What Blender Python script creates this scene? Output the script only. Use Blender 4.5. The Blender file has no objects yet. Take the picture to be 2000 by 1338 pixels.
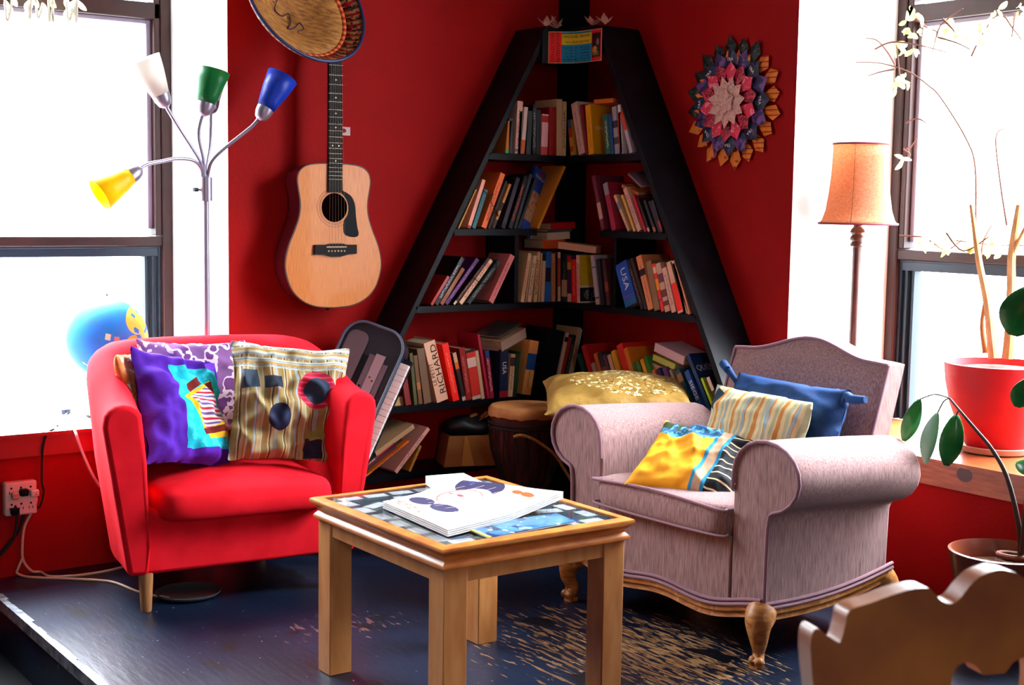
import bpy, bmesh, math, random
from math import sin, cos, pi, sqrt, radians, atan2
from mathutils import Vector, Matrix, noise
SC = bpy.context.scene
COL = SC.collection
V = Vector

# ---------------------------------------------------------------- materials
def lin(h):
    if not isinstance(h, str): return tuple(h) + (1,) if len(h) == 3 else h
    c = [int(h[i:i + 2], 16) / 255 for i in (0, 2, 4)]
    return tuple(v / 12.92 if v <= .04045 else ((v + .055) / 1.055) ** 2.4 for v in c) + (1,)

class G:
    """small node-graph helper: maths on the object's own coordinates"""
    def __init__(s, m):
        s.nt = m.node_tree
        s.tc = s.nt.nodes.new('ShaderNodeTexCoord')
        s.sep = s.nt.nodes.new('ShaderNodeSeparateXYZ')
        s.nt.links.new(s.tc.outputs['Object'], s.sep.inputs[0])
        s.x, s.y, s.z = s.sep.outputs
        s.co = s.tc.outputs['Object']
    def m(s, op, a, b=None):
        n = s.nt.nodes.new('ShaderNodeMath'); n.operation = op
        for i, v in enumerate((a, b)):
            if v is None: continue
            if isinstance(v, (int, float)): n.inputs[i].default_value = v
            else: s.nt.links.new(v, n.inputs[i])
        return n.outputs[0]
    def noise(s, scale, stretch=(1, 1, 1), detail=3, off=0.0):
        mp = s.nt.nodes.new('ShaderNodeMapping'); mp.inputs['Scale'].default_value = stretch
        mp.inputs['Location'].default_value = (off, off, off)
        s.nt.links.new(s.co, mp.inputs[0])
        n = s.nt.nodes.new('ShaderNodeTexNoise'); n.inputs['Scale'].default_value = scale; n.inputs['Detail'].default_value = detail
        s.nt.links.new(mp.outputs[0], n.inputs['Vector'])
        return n.outputs['Fac']
    def mix(s, f, a, b):
        n = s.nt.nodes.new('ShaderNodeMix'); n.data_type = 'RGBA'
        for k, v in (('Factor', f), ('A', a), ('B', b)):
            i = [q for q in n.inputs if q.name == k and q.type == ('VALUE' if k == 'Factor' else 'RGBA')][0]
            if isinstance(v, (int, float, tuple)): i.default_value = v
            else: s.nt.links.new(v, i)
        return [o for o in n.outputs if o.type == 'RGBA'][0]
    def ax(s, a): return {'x': s.x, 'y': s.y, 'z': s.z}[a]
    def mask(s, sp):
        k = sp[0]
        if k == 'rect':      # cx cy hw hh rot axes
            _, cx, cy, hw, hh = sp[:5]; r = sp[5] if len(sp) > 5 else 0; A = sp[6] if len(sp) > 6 else 'xy'
            u = s.m('SUBTRACT', s.ax(A[0]), cx); v = s.m('SUBTRACT', s.ax(A[1]), cy)
            if r:
                u, v = (s.m('ADD', s.m('MULTIPLY', u, cos(r)), s.m('MULTIPLY', v, sin(r))),
                        s.m('SUBTRACT', s.m('MULTIPLY', v, cos(r)), s.m('MULTIPLY', u, sin(r))))
            return s.m('MULTIPLY', s.m('LESS_THAN', s.m('ABSOLUTE', u), hw), s.m('LESS_THAN', s.m('ABSOLUTE', v), hh))
        if k == 'ell':
            _, cx, cy, rx, ry = sp[:5]; A = sp[5] if len(sp) > 5 else 'xy'
            u = s.m('DIVIDE', s.m('SUBTRACT', s.ax(A[0]), cx), rx); v = s.m('DIVIDE', s.m('SUBTRACT', s.ax(A[1]), cy), ry)
            return s.m('LESS_THAN', s.m('ADD', s.m('MULTIPLY', u, u), s.m('MULTIPLY', v, v)), 1.0)
        if k == 'stripe':    # axis freq duty warp phase
            _, a, f, d = sp[:4]; w = sp[4] if len(sp) > 4 else 0; ph = sp[5] if len(sp) > 5 else 0
            t = s.m('ADD', s.m('MULTIPLY', s.ax(a), f), 100 + ph)
            if w: t = s.m('ADD', t, s.m('MULTIPLY', s.noise(9), w))
            return s.m('LESS_THAN', s.m('FRACT', t), d)
        if k == 'radial':    # axes freq duty
            _, A, f, d = sp[:4]
            t = s.m('ADD', s.m('MULTIPLY', s.m('ARCTAN2', s.ax(A[1]), s.ax(A[0])), f / (2 * pi)), 100)
            return s.m('LESS_THAN', s.m('FRACT', t), d)
        if k == 'band':      # axis lo hi
            return s.m('MULTIPLY', s.m('GREATER_THAN', s.ax(sp[1]), sp[2]), s.m('LESS_THAN', s.ax(sp[1]), sp[3]))
        if k == 'noise':     # scale thr stretch
            return s.m('GREATER_THAN', s.noise(sp[1], sp[3] if len(sp) > 3 else (1, 1, 1), 2, sp[4] if len(sp) > 4 else 0), sp[2])
        if k == 'fall':      # noise that thins out away from a centre: cx cy rx ry scale thr k stretch offset
            _, cx, cy, rx, ry, sc, th, kk, st, of = sp
            u = s.m('DIVIDE', s.m('SUBTRACT', s.x, cx), rx); v = s.m('DIVIDE', s.m('SUBTRACT', s.y, cy), ry)
            d = s.m('ADD', s.m('MULTIPLY', u, u), s.m('MULTIPLY', v, v))
            return s.m('GREATER_THAN', s.m('SUBTRACT', s.noise(sc, st, 4, of), s.m('MULTIPLY', d, kk)), th)
        if k == 'and':
            r = s.mask(sp[1])
            for q in sp[2:]: r = s.m('MULTIPLY', r, s.mask(q))
            return r
        if k == 'or':
            r = s.mask(sp[1])
            for q in sp[2:]: r = s.m('MAXIMUM', r, s.mask(q))
            return r
        if k == 'not': return s.m('SUBTRACT', 1.0, s.mask(sp[1]))
        if k == 'amt': return s.m('MULTIPLY', s.mask(sp[1]), sp[2])
        raise ValueError(k)

MATS = {}
def mat(name, col, rough=.6, spec=.3, metal=0, col2=None, ns=30, nst=(1, 1, 1), nlo=.35, nhi=.65, bump=0, bs=200, bst=(1, 1, 1),
        coat=0, sheen=0, layers=(), trl=0, alpha=None):
    if name in MATS: return MATS[name]
    m = bpy.data.materials.new(name); m.use_nodes = True
    nt = m.node_tree; P = nt.nodes['Principled BSDF']; g = G(m)
    P.inputs['Roughness'].default_value = rough; P.inputs['Specular IOR Level'].default_value = spec
    P.inputs['Metallic'].default_value = metal; P.inputs['Coat Weight'].default_value = coat
    P.inputs['Sheen Weight'].default_value = sheen
    c = lin(col)
    if col2 is not None:
        r = nt.nodes.new('ShaderNodeMapRange'); r.inputs['From Min'].default_value = nlo; r.inputs['From Max'].default_value = nhi
        nt.links.new(g.noise(ns, nst, 4), r.inputs['Value'])
        c = g.mix(r.outputs[0], c, lin(col2))
    for sp, lc in layers: c = g.mix(g.mask(sp), c, lin(lc))
    if isinstance(c, tuple): P.inputs['Base Color'].default_value = c
    else: nt.links.new(c, P.inputs['Base Color'])
    if bump:
        b = nt.nodes.new('ShaderNodeBump'); b.inputs['Strength'].default_value = bump; b.inputs['Distance'].default_value = .004
        nt.links.new(g.noise(bs, bst, 3), b.inputs['Height']); nt.links.new(b.outputs[0], P.inputs['Normal'])
    if trl:
        t = nt.nodes.new('ShaderNodeBsdfTranslucent'); x = nt.nodes.new('ShaderNodeMixShader'); x.inputs[0].default_value = trl
        if isinstance(c, tuple): t.inputs[0].default_value = c
        else: nt.links.new(c, t.inputs[0])
        nt.links.new(P.outputs[0], x.inputs[1]); nt.links.new(t.outputs[0], x.inputs[2])
        nt.links.new(x.outputs[0], nt.nodes['Material Output'].inputs[0])
    MATS[name] = m
    return m

def glass_mat(name, tint=(1, 1, 1, 1), refl=.05):
    if name in MATS: return MATS[name]
    m = bpy.data.materials.new(name); m.use_nodes = True; nt = m.node_tree
    nt.nodes.remove(nt.nodes['Principled BSDF'])
    t = nt.nodes.new('ShaderNodeBsdfTransparent'); t.inputs[0].default_value = tint
    gl = nt.nodes.new('ShaderNodeBsdfGlossy'); gl.inputs['Roughness'].default_value = .02
    lw = nt.nodes.new('ShaderNodeLayerWeight'); pw = nt.nodes.new('ShaderNodeMath'); pw.operation = 'POWER'; pw.inputs[1].default_value = 4.5; nt.links.new(lw.outputs['Facing'], pw.inputs[0])
    fr = nt.nodes.new('ShaderNodeMath'); fr.operation = 'MULTIPLY_ADD'; fr.inputs[1].default_value = .9; fr.inputs[2].default_value = refl; nt.links.new(pw.outputs[0], fr.inputs[0])
    x = nt.nodes.new('ShaderNodeMixShader')
    nt.links.new(fr.outputs[0], x.inputs[0]); nt.links.new(t.outputs[0], x.inputs[1]); nt.links.new(gl.outputs[0], x.inputs[2])
    nt.links.new(x.outputs[0], nt.nodes['Material Output'].inputs[0]); MATS[name] = m
    return m

# ---------------------------------------------------------------- objects
def tag(o, label=None, cat=None, group=None, kind=None):
    if label: o['label'] = label
    if cat: o['category'] = cat
    if group: o['group'] = group
    if kind: o['kind'] = kind
    return o
def thing(name, label, cat, loc=(0, 0, 0), rot=(0, 0, 0), group=None, M=None):
    o = bpy.data.objects.new(name, None); COL.objects.link(o); o.empty_display_size = .05
    if M is not None: o.matrix_world = M
    else: o.location = loc; o.rotation_euler = rot
    return tag(o, label, cat, group)
def mk(name, bm, mats, parent=None, loc=None, rot=None, M=None, smooth=True, bevel=0, seg=2, sub=0, sharp=40, solid=0):
    if not isinstance(mats, (list, tuple)): mats = [mats]
    bmesh.ops.recalc_face_normals(bm, faces=bm.faces[:])
    if smooth:
        for f in bm.faces: f.smooth = True
        for e in bm.edges:
            if len(e.link_faces) == 2 and e.calc_face_angle(0) > radians(sharp): e.smooth = False
    me = bpy.data.meshes.new(name); bm.to_mesh(me); bm.free()
    for m in mats: me.materials.append(m)
    o = bpy.data.objects.new(name, me); COL.objects.link(o)
    if parent is not None: o.parent = parent
    if M is not None: o.matrix_local = M
    if loc is not None: o.location = loc
    if rot is not None: o.rotation_euler = rot
    if solid:
        q = o.modifiers.new('s', 'SOLIDIFY'); q.thickness = solid; q.offset = 0
    if bevel:
        q = o.modifiers.new('b', 'BEVEL'); q.width = bevel; q.segments = seg; q.limit_method = 'ANGLE'; q.angle_limit = radians(35)
    if sub:
        q = o.modifiers.new('u', 'SUBSURF'); q.levels = sub; q.render_levels = sub
    return o
def frame(c, r, u):
    """matrix with origin c, x axis r, y axis ~u, z = x cross y"""
    r = V(r).normalized(); n = r.cross(V(u)).normalized(); u = n.cross(r)
    return Matrix(((r.x, u.x, n.x, c[0]), (r.y, u.y, n.y, c[1]), (r.z, u.z, n.z, c[2]), (0, 0, 0, 1)))

# ---------------------------------------------------------------- shapes into a bmesh
B = bmesh.new
def box(bm, x0, x1, y0, y1, z0, z1, mi=0, M=None):
    vs = [bm.verts.new((x, y, z)) for x in (x0, x1) for y in (y0, y1) for z in (z0, z1)]
    if M is not None:
        for v in vs: v.co = M @ v.co
    fs = []
    for q in ((0, 1, 3, 2), (4, 6, 7, 5), (0, 4, 5, 1), (2, 3, 7, 6), (0, 2, 6, 4), (1, 5, 7, 3)):
        f = bm.faces.new([vs[i] for i in q]); f.material_index = mi; fs.append(f)
    return fs
def loft(bm, rings, cap0=True, cap1=True, closed=True, mi=0):
    R = [[bm.verts.new(p) for p in r] for r in rings]
    n = len(R[0])
    for a, b in zip(R, R[1:]):
        for i in range(n if closed else n - 1):
            j = (i + 1) % n
            f = bm.faces.new((a[i], a[j], b[j], b[i])); f.material_index = mi
    if closed and cap0: bm.faces.new(R[0][::-1]).material_index = mi
    if closed and cap1: bm.faces.new(R[-1]).material_index = mi
    return R
def crv(pts, n=8, closed=False):
    """Catmull-Rom through the points"""
    P = [V(p) for p in pts]; out = []
    N = len(P)
    for i in range(N if closed else N - 1):
        if closed: a, b, c, d = P[i - 1], P[i], P[(i + 1) % N], P[(i + 2) % N]
        else: a, b, c, d = P[max(i - 1, 0)], P[i], P[i + 1], P[min(i + 2, N - 1)]
        for k in range(n):
            t = k / n
            out.append(.5 * (2 * b + (c - a) * t + (2 * a - 5 * b + 4 * c - d) * t * t + (3 * b - a - 3 * c + d) * t ** 3))
    if not closed: out.append(P[-1])
    return out
def tube(bm, pts, r, seg=8, mi=0, closed=False, sq=None):
    pts = [V(p) for p in pts]; n = len(pts)
    rad = r if isinstance(r, (list, tuple)) else [r] * n
    if len(rad) != n:
        rad = [rad[min(int(i / (n - 1) * (len(rad) - 1)), len(rad) - 2)] * (1 - (i / (n - 1) * (len(rad) - 1)) % 1 if i < n - 1 else 0) +
               rad[min(int(i / (n - 1) * (len(rad) - 1)) + 1, len(rad) - 1)] * ((i / (n - 1) * (len(rad) - 1)) % 1 if i < n - 1 else 1) for i in range(n)]
    rings = []; up = None
    for i, p in enumerate(pts):
        t = ((pts[(i + 1) % n] - pts[i - 1]) if closed else (pts[min(i + 1, n - 1)] - pts[max(i - 1, 0)])).normalized()
        if up is None: up = V((0, 0, 1)) if abs(t.z) < .9 else V((1, 0, 0))
        s = t.cross(up).normalized(); up = s.cross(t).normalized()
        rings.append([p + (s * cos(2 * pi * k / seg) + up * sin(2 * pi * k / seg)) * rad[i] for k in range(seg)])
    if closed: rings.append(rings[0]); 
    loft(bm, rings, not closed, not closed, True, mi)
    if closed: bmesh.ops.remove_doubles(bm, verts=bm.verts[:], dist=1e-6)
def lathe(bm, prof, seg=32, M=None, mi=0, cap0=True, cap1=True):
    rings = [[(max(r, 1e-4) * cos(2 * pi * k / seg), max(r, 1e-4) * sin(2 * pi * k / seg), z) for k in range(seg)] for r, z in prof]
    if M is not None: rings = [[M @ V(p) for p in q] for q in rings]
    return loft(bm, rings, cap0, cap1, True, mi)
def prism(bm, poly, h0, h1, M=None, mi=0, ax='z'):
    f = {'z': lambda p, h: (p[0], p[1], h), 'y': lambda p, h: (p[0], h, p[1]), 'x': lambda p, h: (h, p[0], p[1])}[ax]
    T = (lambda p: M @ V(p)) if M is not None else (lambda p: V(p))
    return loft(bm, [[T(f(p, h0)) for p in poly], [T(f(p, h1)) for p in poly]], True, True, True, mi)
def grid(bm, nu, nv, fn, mi=0, flip=False):
    P = [[bm.verts.new(fn(i / nu, j / nv)) for j in range(nv + 1)] for i in range(nu + 1)]
    for i in range(nu):
        for j in range(nv):
            q = (P[i][j], P[i + 1][j], P[i + 1][j + 1], P[i][j + 1])
            bm.faces.new(q[::-1] if flip else q).material_index = mi
    return P
def ball(bm, c, r, seg=16, rings=10, mi=0, sc=(1, 1, 1)):
    c = V(c)
    prof = [[c + V((sc[0] * r * sin(pi * i / rings) * cos(2 * pi * k / seg), sc[1] * r * sin(pi * i / rings) * sin(2 * pi * k / seg), sc[2] * r * cos(pi * i / rings))) for k in range(seg)] for i in range(1, rings)]
    R = loft(bm, prof, False, False, True, mi)
    t = bm.verts.new(c + V((0, 0, r * sc[2]))); b = bm.verts.new(c - V((0, 0, r * sc[2])))
    for k in range(seg):
        bm.faces.new((t, R[0][k], R[0][(k + 1) % seg])).material_index = mi
        bm.faces.new((b, R[-1][(k + 1) % seg], R[-1][k])).material_index = mi
def cushion_bm(w, h, t, n=28, wr=.012, seed=0, ear=.08, fs=7.0):
    """two puffed skins sewn along the edge, with creases"""
    bm = B()
    def pos(u, v, s):
        a, b = u * 2 - 1, v * 2 - 1
        x = w / 2 * a * (1 - ear * (1 - b * b) * abs(a)); y = h / 2 * b * (1 - ear * (1 - a * a) * abs(b))
        e = max(0., (1 - a ** 2) * (1 - b ** 2))
        z = t / 2 * e ** .42
        cr = noise.noise(V((a * fs * .35 + seed, b * fs * .35, seed * 2.3))) + .5 * noise.noise(V((a * fs + seed, b * fs * .6, 7.1 + seed)))
        fold = (1 - abs(noise.noise(V((a * 1.7 + b * .8 + seed * 3, b * 1.1 - a * .5, seed))))) ** 6 + .7 * (1 - abs(noise.noise(V((a * .9 - b * 2.1 + seed, b * .7, seed + 5))))) ** 7
        z += wr * (cr + 1.1 * fold - .5) * min(1, e * 4 + .15) 
        edge = wr * .8 * noise.noise(V((a * 2.2 + seed, b * 2.2, 3.3)))
        return V((x, y, s * z + (edge if e < 1e-6 else edge)))
    for s in (1, -1): grid(bm, n, n, lambda u, v: pos(u, v, s), 0, s < 0)
    bmesh.ops.remove_doubles(bm, verts=bm.verts[:], dist=.0012)
    return bm
def lettering(txt, size, m, parent, M, ext=.0003, align='CENTER', name='lettering', sx=1):
    c = bpy.data.curves.new(name, 'FONT'); c.body = txt; c.size = size; c.extrude = ext; c.align_x = align; c.align_y = 'CENTER'; c.resolution_u = 2
    t = bpy.data.objects.new(name, c); COL.objects.link(t)
    dg = bpy.context.evaluated_depsgraph_get()
    me = bpy.data.meshes.new_from_object(t.evaluated_get(dg)); bpy.data.objects.remove(t)
    if sx != 1:
        for v in me.vertices: v.co.x *= sx
    me.materials.clear(); me.materials.append(m)
    o = bpy.data.objects.new(name, me); COL.objects.link(o)
    if parent is not None: o.parent = parent
    o.matrix_local = M
    return o
K={'arm_blue': [(-1.605, -0.07, 1.287), (-1.6, -0.088, 1.333), (-1.575, -0.106, 1.369), (-1.524, -0.124, 1.414), (-1.477, -0.142, 1.456), (-1.456, -0.16, 1.487)],
 'arm_green': [(-1.614, -0.07, 1.287), (-1.625, -0.082, 1.346), (-1.644, -0.095, 1.404), (-1.649, -0.107, 1.445), (-1.641, -0.12, 1.491)],
 'arm_hidden': [(-1.611, -0.07, 1.287), (-1.6, -0.058, 1.339), (-1.585, -0.045, 1.39), (-1.577, -0.032, 1.451), (-1.57, -0.02, 1.511)],
 'arm_white': [(-1.616, -0.07, 1.287), (-1.635, -0.085, 1.332), (-1.676, -0.1, 1.386), (-1.724, -0.115, 1.446), (-1.771, -0.13, 1.509)],
 'arm_yellow': [(-1.622, -0.07, 1.287), (-1.637, -0.085, 1.318), (-1.67, -0.1, 1.339), (-1.73, -0.115, 1.342), (-1.788, -0.13, 1.331), (-1.84, -0.145, 1.32), (-1.875, -0.16, 1.303)],
 'cords': {'black': [(-2.112, -0.02, 0.469), (-2.136, -0.02, 0.454), (-2.15, -0.02, 0.402), (-2.155, -0.02, 0.303), (-2.149, -0.02, 0.269), (-2.159, -0.02, 0.228), (-2.169, -0.02, 0.218), (-2.205, -0.02, 0.208),
                     (-2.217, -0.02, 0.177)],
           'black2': [(-2.21, -0.02, 0.279), (-2.208, -0.02, 0.234), (-2.216, -0.02, 0.193), (-2.233, -0.02, 0.145), (-2.261, -0.02, 0.116), (-2.322, -0.02, 0.041)],
           'black3': [(-2.239, -0.02, 0.237), (-2.235, -0.02, 0.196), (-2.245, -0.02, 0.13), (-2.282, -0.02, 0.085), (-2.322, -0.02, 0.058)],
           'sillblack': [(-1.768, 0.724, 0.468), (-1.878, 0.478, 0.468), (-1.977, 0.283, 0.468), (-2.084, 0.041, 0.468)],
           'sillwhite': [(-1.866, 0.456, 0.47), (-2.025, 0.078, 0.47), (-2.05, -0.04, 0.455), (-2.031, -0.04, 0.394), (-1.999, -0.04, 0.315), (-1.974, -0.04, 0.27)],
           'white': [(-2.185, -0.012, 0.275), (-2.17, -0.012, 0.245), (-2.186, -0.012, 0.205), (-2.21, -0.012, 0.157), (-2.218, -0.012, 0.092), (-2.215, -0.012, 0.049), (-2.19, -0.012, 0.012), (-2.161, -0.012, -0.007),
                     (-2.15, -0.082, 0.004), (-2.078, -0.114, 0.004), (-1.995, -0.115, 0.004), (-1.92, -0.095, 0.004)],
           'white2': [(-2.218, -0.012, 0.058), (-2.232, -0.012, 0.027), (-2.234, -0.012, 0.01), (-2.206, -0.054, 0.004), (-2.117, -0.132, 0.004), (-2.03, -0.215, 0.004), (-2.001, -0.275, 0.004), (-1.976, -0.407, 0.004),
                      (-1.926, -0.51, 0.004)]},
 'fg_d': (0.942, -0.337, 0.0),
 'fg_hole': [(0.05, -0.107), (0.05, -0.075), (0.056, -0.056), (0.072, -0.05), (0.087, -0.057), (0.097, -0.069), (0.115, -0.072), (0.135, -0.067)],
 'fg_n': (-0.337, -0.942, 0.0),
 'fg_o': (-1.99, -3.3, 0.66),
 'fg_out': [(-0.15, -0.089), (-0.157, -0.05), (-0.161, -0.012), (-0.159, 0.007), (-0.152, 0.012), (-0.138, 0.002), (-0.122, -0.009), (-0.117, -0.004), (-0.112, 0.016), (-0.107, 0.033), (-0.077, 0.041), (-0.026, 0.054),
            (0.004, 0.056), (0.015, 0.05), (0.03, 0.036), (0.044, 0.032), (0.055, 0.037), (0.07, 0.054), (0.087, 0.067), (0.109, 0.073), (0.127, 0.073)],
 'fp_leaf': [[(-0.3, -1.982, 0.683), (-0.3, -1.933, 0.557)], [(-0.3, -2.044, 0.653), (-0.3, -2.011, 0.505)], [(-0.3, -2.105, 0.656), (-0.3, -2.08, 0.51)], [(-0.3, -2.311, 1.018), (-0.3, -2.267, 0.888)],
             [(-0.3, -2.322, 0.779), (-0.3, -2.29, 0.701)], [(-0.3, -2.366, 0.536), (-0.3, -2.297, 0.552)]],
 'fp_stem': [(-0.19, -2.253, 0.279), (-0.2, -2.254, 0.33), (-0.22, -2.252, 0.403), (-0.24, -2.23, 0.5), (-0.26, -2.195, 0.569), (-0.28, -2.153, 0.621), (-0.3, -2.124, 0.661), (-0.3, -2.081, 0.698)],
 'fp_stem2': [(-0.2, -2.262, 0.29), (-0.24, -2.293, 0.441), (-0.28, -2.332, 0.63), (-0.3, -2.35, 0.809), (-0.3, -2.329, 1.006)],
 'guitar': [(-1.237, -0.12, 1.442), (-1.26, -0.12, 0.943), (-1.449, -0.12, 1.075), (-1.064, -0.12, 1.074), (-1.409, -0.12, 1.369), (-1.125, -0.12, 1.379), (-1.266, -0.12, 1.302), (-1.264, -0.12, 1.696),
            (-1.256, -0.12, 1.145)],
 'hatc': [(-1.317, -0.22, 1.864), (-1.123, -0.22, 1.751), (-1.415, -0.22, 1.736), (-1.235, -0.22, 1.677), (-1.093, -0.22, 1.805)],
 'mags': [[(-1.51, -1.284, 0.458), (-1.474, -1.223, 0.458), (-1.348, -1.247, 0.458), (-1.392, -1.71, 0.458), (-1.541, -1.719, 0.458)],
          [(-1.75, -1.489, 0.458), (-1.506, -1.436, 0.458), (-1.364, -1.727, 0.458), (-1.773, -1.823, 0.458)], [(-1.715, -1.8, 0.458), (-1.417, -1.796, 0.458), (-1.452, -1.89, 0.458), (-1.721, -1.913, 0.458)]],
 'note': [(-1.097, 0.0, 1.477), (-1.026, 0.0, 1.479), (-1.028, 0.0, 1.451), (-1.095, 0.0, 1.45)],
 'plug': (-1.971, 0.307, 0.468),
 'pot_stem1': [(0.25, -1.829, 0.754), (0.25, -1.815, 0.834), (0.25, -1.797, 0.929), (0.25, -1.764, 1.04), (0.25, -1.742, 1.135), (0.25, -1.721, 1.232)],
 'pot_stem2': [(0.25, -1.88, 0.759), (0.25, -1.883, 0.855), (0.25, -1.88, 0.982), (0.25, -1.876, 1.076), (0.25, -1.885, 1.171), (0.25, -1.892, 1.233)],
 'pot_stem3': [(0.25, -1.876, 1.076), (0.25, -1.906, 1.14), (0.25, -1.93, 1.187)],
 'pot_stem4': [(0.25, -1.8, 0.768), (0.25, -1.783, 0.847), (0.25, -1.786, 0.912), (0.25, -1.792, 0.945)],
 'sh_blue': [(-1.448, -0.16, 1.496), (-1.375, -0.16, 1.622)],
 'sh_green': [(-1.636, -0.12, 1.503), (-1.605, -0.12, 1.616)],
 'sh_white': [(-1.778, -0.13, 1.523), (-1.831, -0.13, 1.63)],
 'sh_yellow': [(-1.883, -0.16, 1.294), (-1.989, -0.16, 1.228)],
 'twigleaf': [(0.3, -1.411, 1.871), (0.3, -1.428, 1.837), (0.3, -1.411, 1.808), (0.3, -1.451, 1.798), (0.3, -1.478, 1.782), (0.3, -1.363, 1.755), (0.3, -1.38, 1.747), (0.3, -1.412, 1.741), (0.3, -1.55, 1.816),
              (0.3, -1.577, 1.793), (0.3, -1.562, 1.781), (0.3, -1.621, 1.782), (0.3, -1.669, 1.778), (0.3, -1.684, 1.748), (0.3, -1.697, 1.786), (0.3, -1.709, 1.738), (0.3, -1.723, 1.807), (0.3, -1.74, 1.837),
              (0.3, -1.772, 1.768), (0.3, -1.813, 1.83), (0.3, -1.836, 1.784), (0.3, -1.377, 1.614), (0.3, -1.4, 1.38), (0.3, -1.519, 1.113), (0.3, -1.563, 1.122), (0.3, -1.599, 1.132), (0.3, -1.624, 1.096),
              (0.3, -1.649, 1.116), (0.3, -1.68, 1.088), (0.3, -1.697, 1.124), (0.3, -1.727, 1.102), (0.3, -1.754, 1.12), (0.3, -1.783, 1.095), (0.3, -1.79, 1.133), (0.3, -1.581, 1.089), (0.3, -1.54, 1.096),
              (0.3, -1.406, 1.658), (0.3, -1.397, 1.635)],
 'twigs': [[(0.3, -1.706, 1.134), (0.3, -1.674, 1.346), (0.3, -1.62, 1.445), (0.3, -1.513, 1.581), (0.3, -1.47, 1.625), (0.3, -1.41, 1.671), (0.3, -1.319, 1.703), (0.3, -1.226, 1.713)],
           [(0.3, -1.319, 1.703), (0.3, -1.29, 1.751), (0.3, -1.267, 1.787), (0.3, -1.244, 1.794)], [(0.3, -1.367, 1.681), (0.3, -1.331, 1.673), (0.3, -1.288, 1.662)],
           [(0.3, -1.851, 1.17), (0.3, -1.808, 1.297), (0.3, -1.763, 1.44), (0.3, -1.771, 1.472)], [(0.3, -1.394, 1.503), (0.3, -1.424, 1.518), (0.3, -1.461, 1.5)],
           [(0.3, -1.392, 1.418), (0.3, -1.429, 1.425), (0.3, -1.47, 1.449)], [(0.3, -1.407, 1.654), (0.3, -1.407, 1.721), (0.3, -1.397, 1.756)],
           [(0.3, -1.295, 1.751), (0.3, -1.347, 1.773), (0.3, -1.443, 1.755), (0.3, -1.525, 1.729)], [(0.3, -1.396, 1.856), (0.3, -1.439, 1.819), (0.3, -1.491, 1.797), (0.3, -1.507, 1.771), (0.3, -1.518, 1.721)],
           [(0.3, -1.506, 1.78), (0.3, -1.541, 1.806), (0.3, -1.599, 1.828), (0.3, -1.655, 1.846)], [(0.3, -1.58, 1.822), (0.3, -1.62, 1.785), (0.3, -1.611, 1.777)],
           [(0.3, -1.664, 1.701), (0.3, -1.675, 1.764), (0.3, -1.704, 1.825), (0.3, -1.729, 1.862)], [(0.3, -1.741, 1.821), (0.3, -1.771, 1.787), (0.3, -1.808, 1.76), (0.3, -1.846, 1.734)],
           [(0.3, -1.814, 1.822), (0.3, -1.829, 1.782), (0.3, -1.836, 1.742)], [(0.3, -1.563, 1.766), (0.3, -1.623, 1.745), (0.3, -1.662, 1.721)],
           [(0.3, -1.393, 1.126), (0.3, -1.477, 1.123), (0.3, -1.6, 1.115), (0.3, -1.736, 1.106), (0.3, -1.883, 1.108)], [(0.3, -1.498, 1.112), (0.3, -1.581, 1.084), (0.3, -1.658, 1.117)],
           [(0.3, -1.618, 1.14), (0.3, -1.699, 1.085), (0.3, -1.79, 1.133)], [(0.3, -1.757, 1.071), (0.3, -1.745, 1.119), (0.3, -1.751, 1.168)], [(0.3, -1.377, 1.418), (0.3, -1.395, 1.401), (0.3, -1.394, 1.384)]],
 'vinel': [[(-2.116, 0.42, 1.87), (-2.096, 0.42, 1.852), (-2.092, 0.42, 1.886)], [(-2.031, 0.42, 1.887), (-2.038, 0.42, 1.854), (-2.028, 0.42, 1.879)],
           [(-1.97, 0.42, 1.893), (-1.966, 0.42, 1.842), (-1.968, 0.42, 1.833)], [(-1.956, 0.42, 1.894), (-1.956, 0.42, 1.838)], [(-2.014, 0.42, 1.887), (-1.99, 0.42, 1.872), (-1.997, 0.42, 1.851)],
           [(-1.909, 0.42, 1.899), (-1.888, 0.42, 1.854), (-1.873, 0.42, 1.894)], [(-1.873, 0.42, 1.894), (-1.881, 0.42, 1.858), (-1.895, 0.42, 1.866)]],
 'win_l': [(-1.566, 0.5, 1.915), (-1.567, 0.5, 1.865), (-1.575, 0.5, 1.07), (-1.576, 0.5, 1.03), (-1.576, 0.5, 0.994), (-1.574, 0.5, 0.617), (-1.529, 0.5, 1.378), (-1.566, 0.5, 1.377), (-1.621, 0.5, 1.375),
           (-1.633, 0.5, 0.811)],
 'win_r': [(0.5, -1.301, 1.881), (0.5, -1.305, 1.805), (0.5, -1.309, 1.744), (0.5, -1.342, 1.128), (0.5, -1.344, 1.093), (0.5, -1.346, 1.06), (0.5, -1.216, 1.501), (0.5, -1.267, 1.499), (0.5, -1.335, 0.873),
           (0.5, -1.356, 0.874)]}
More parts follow.
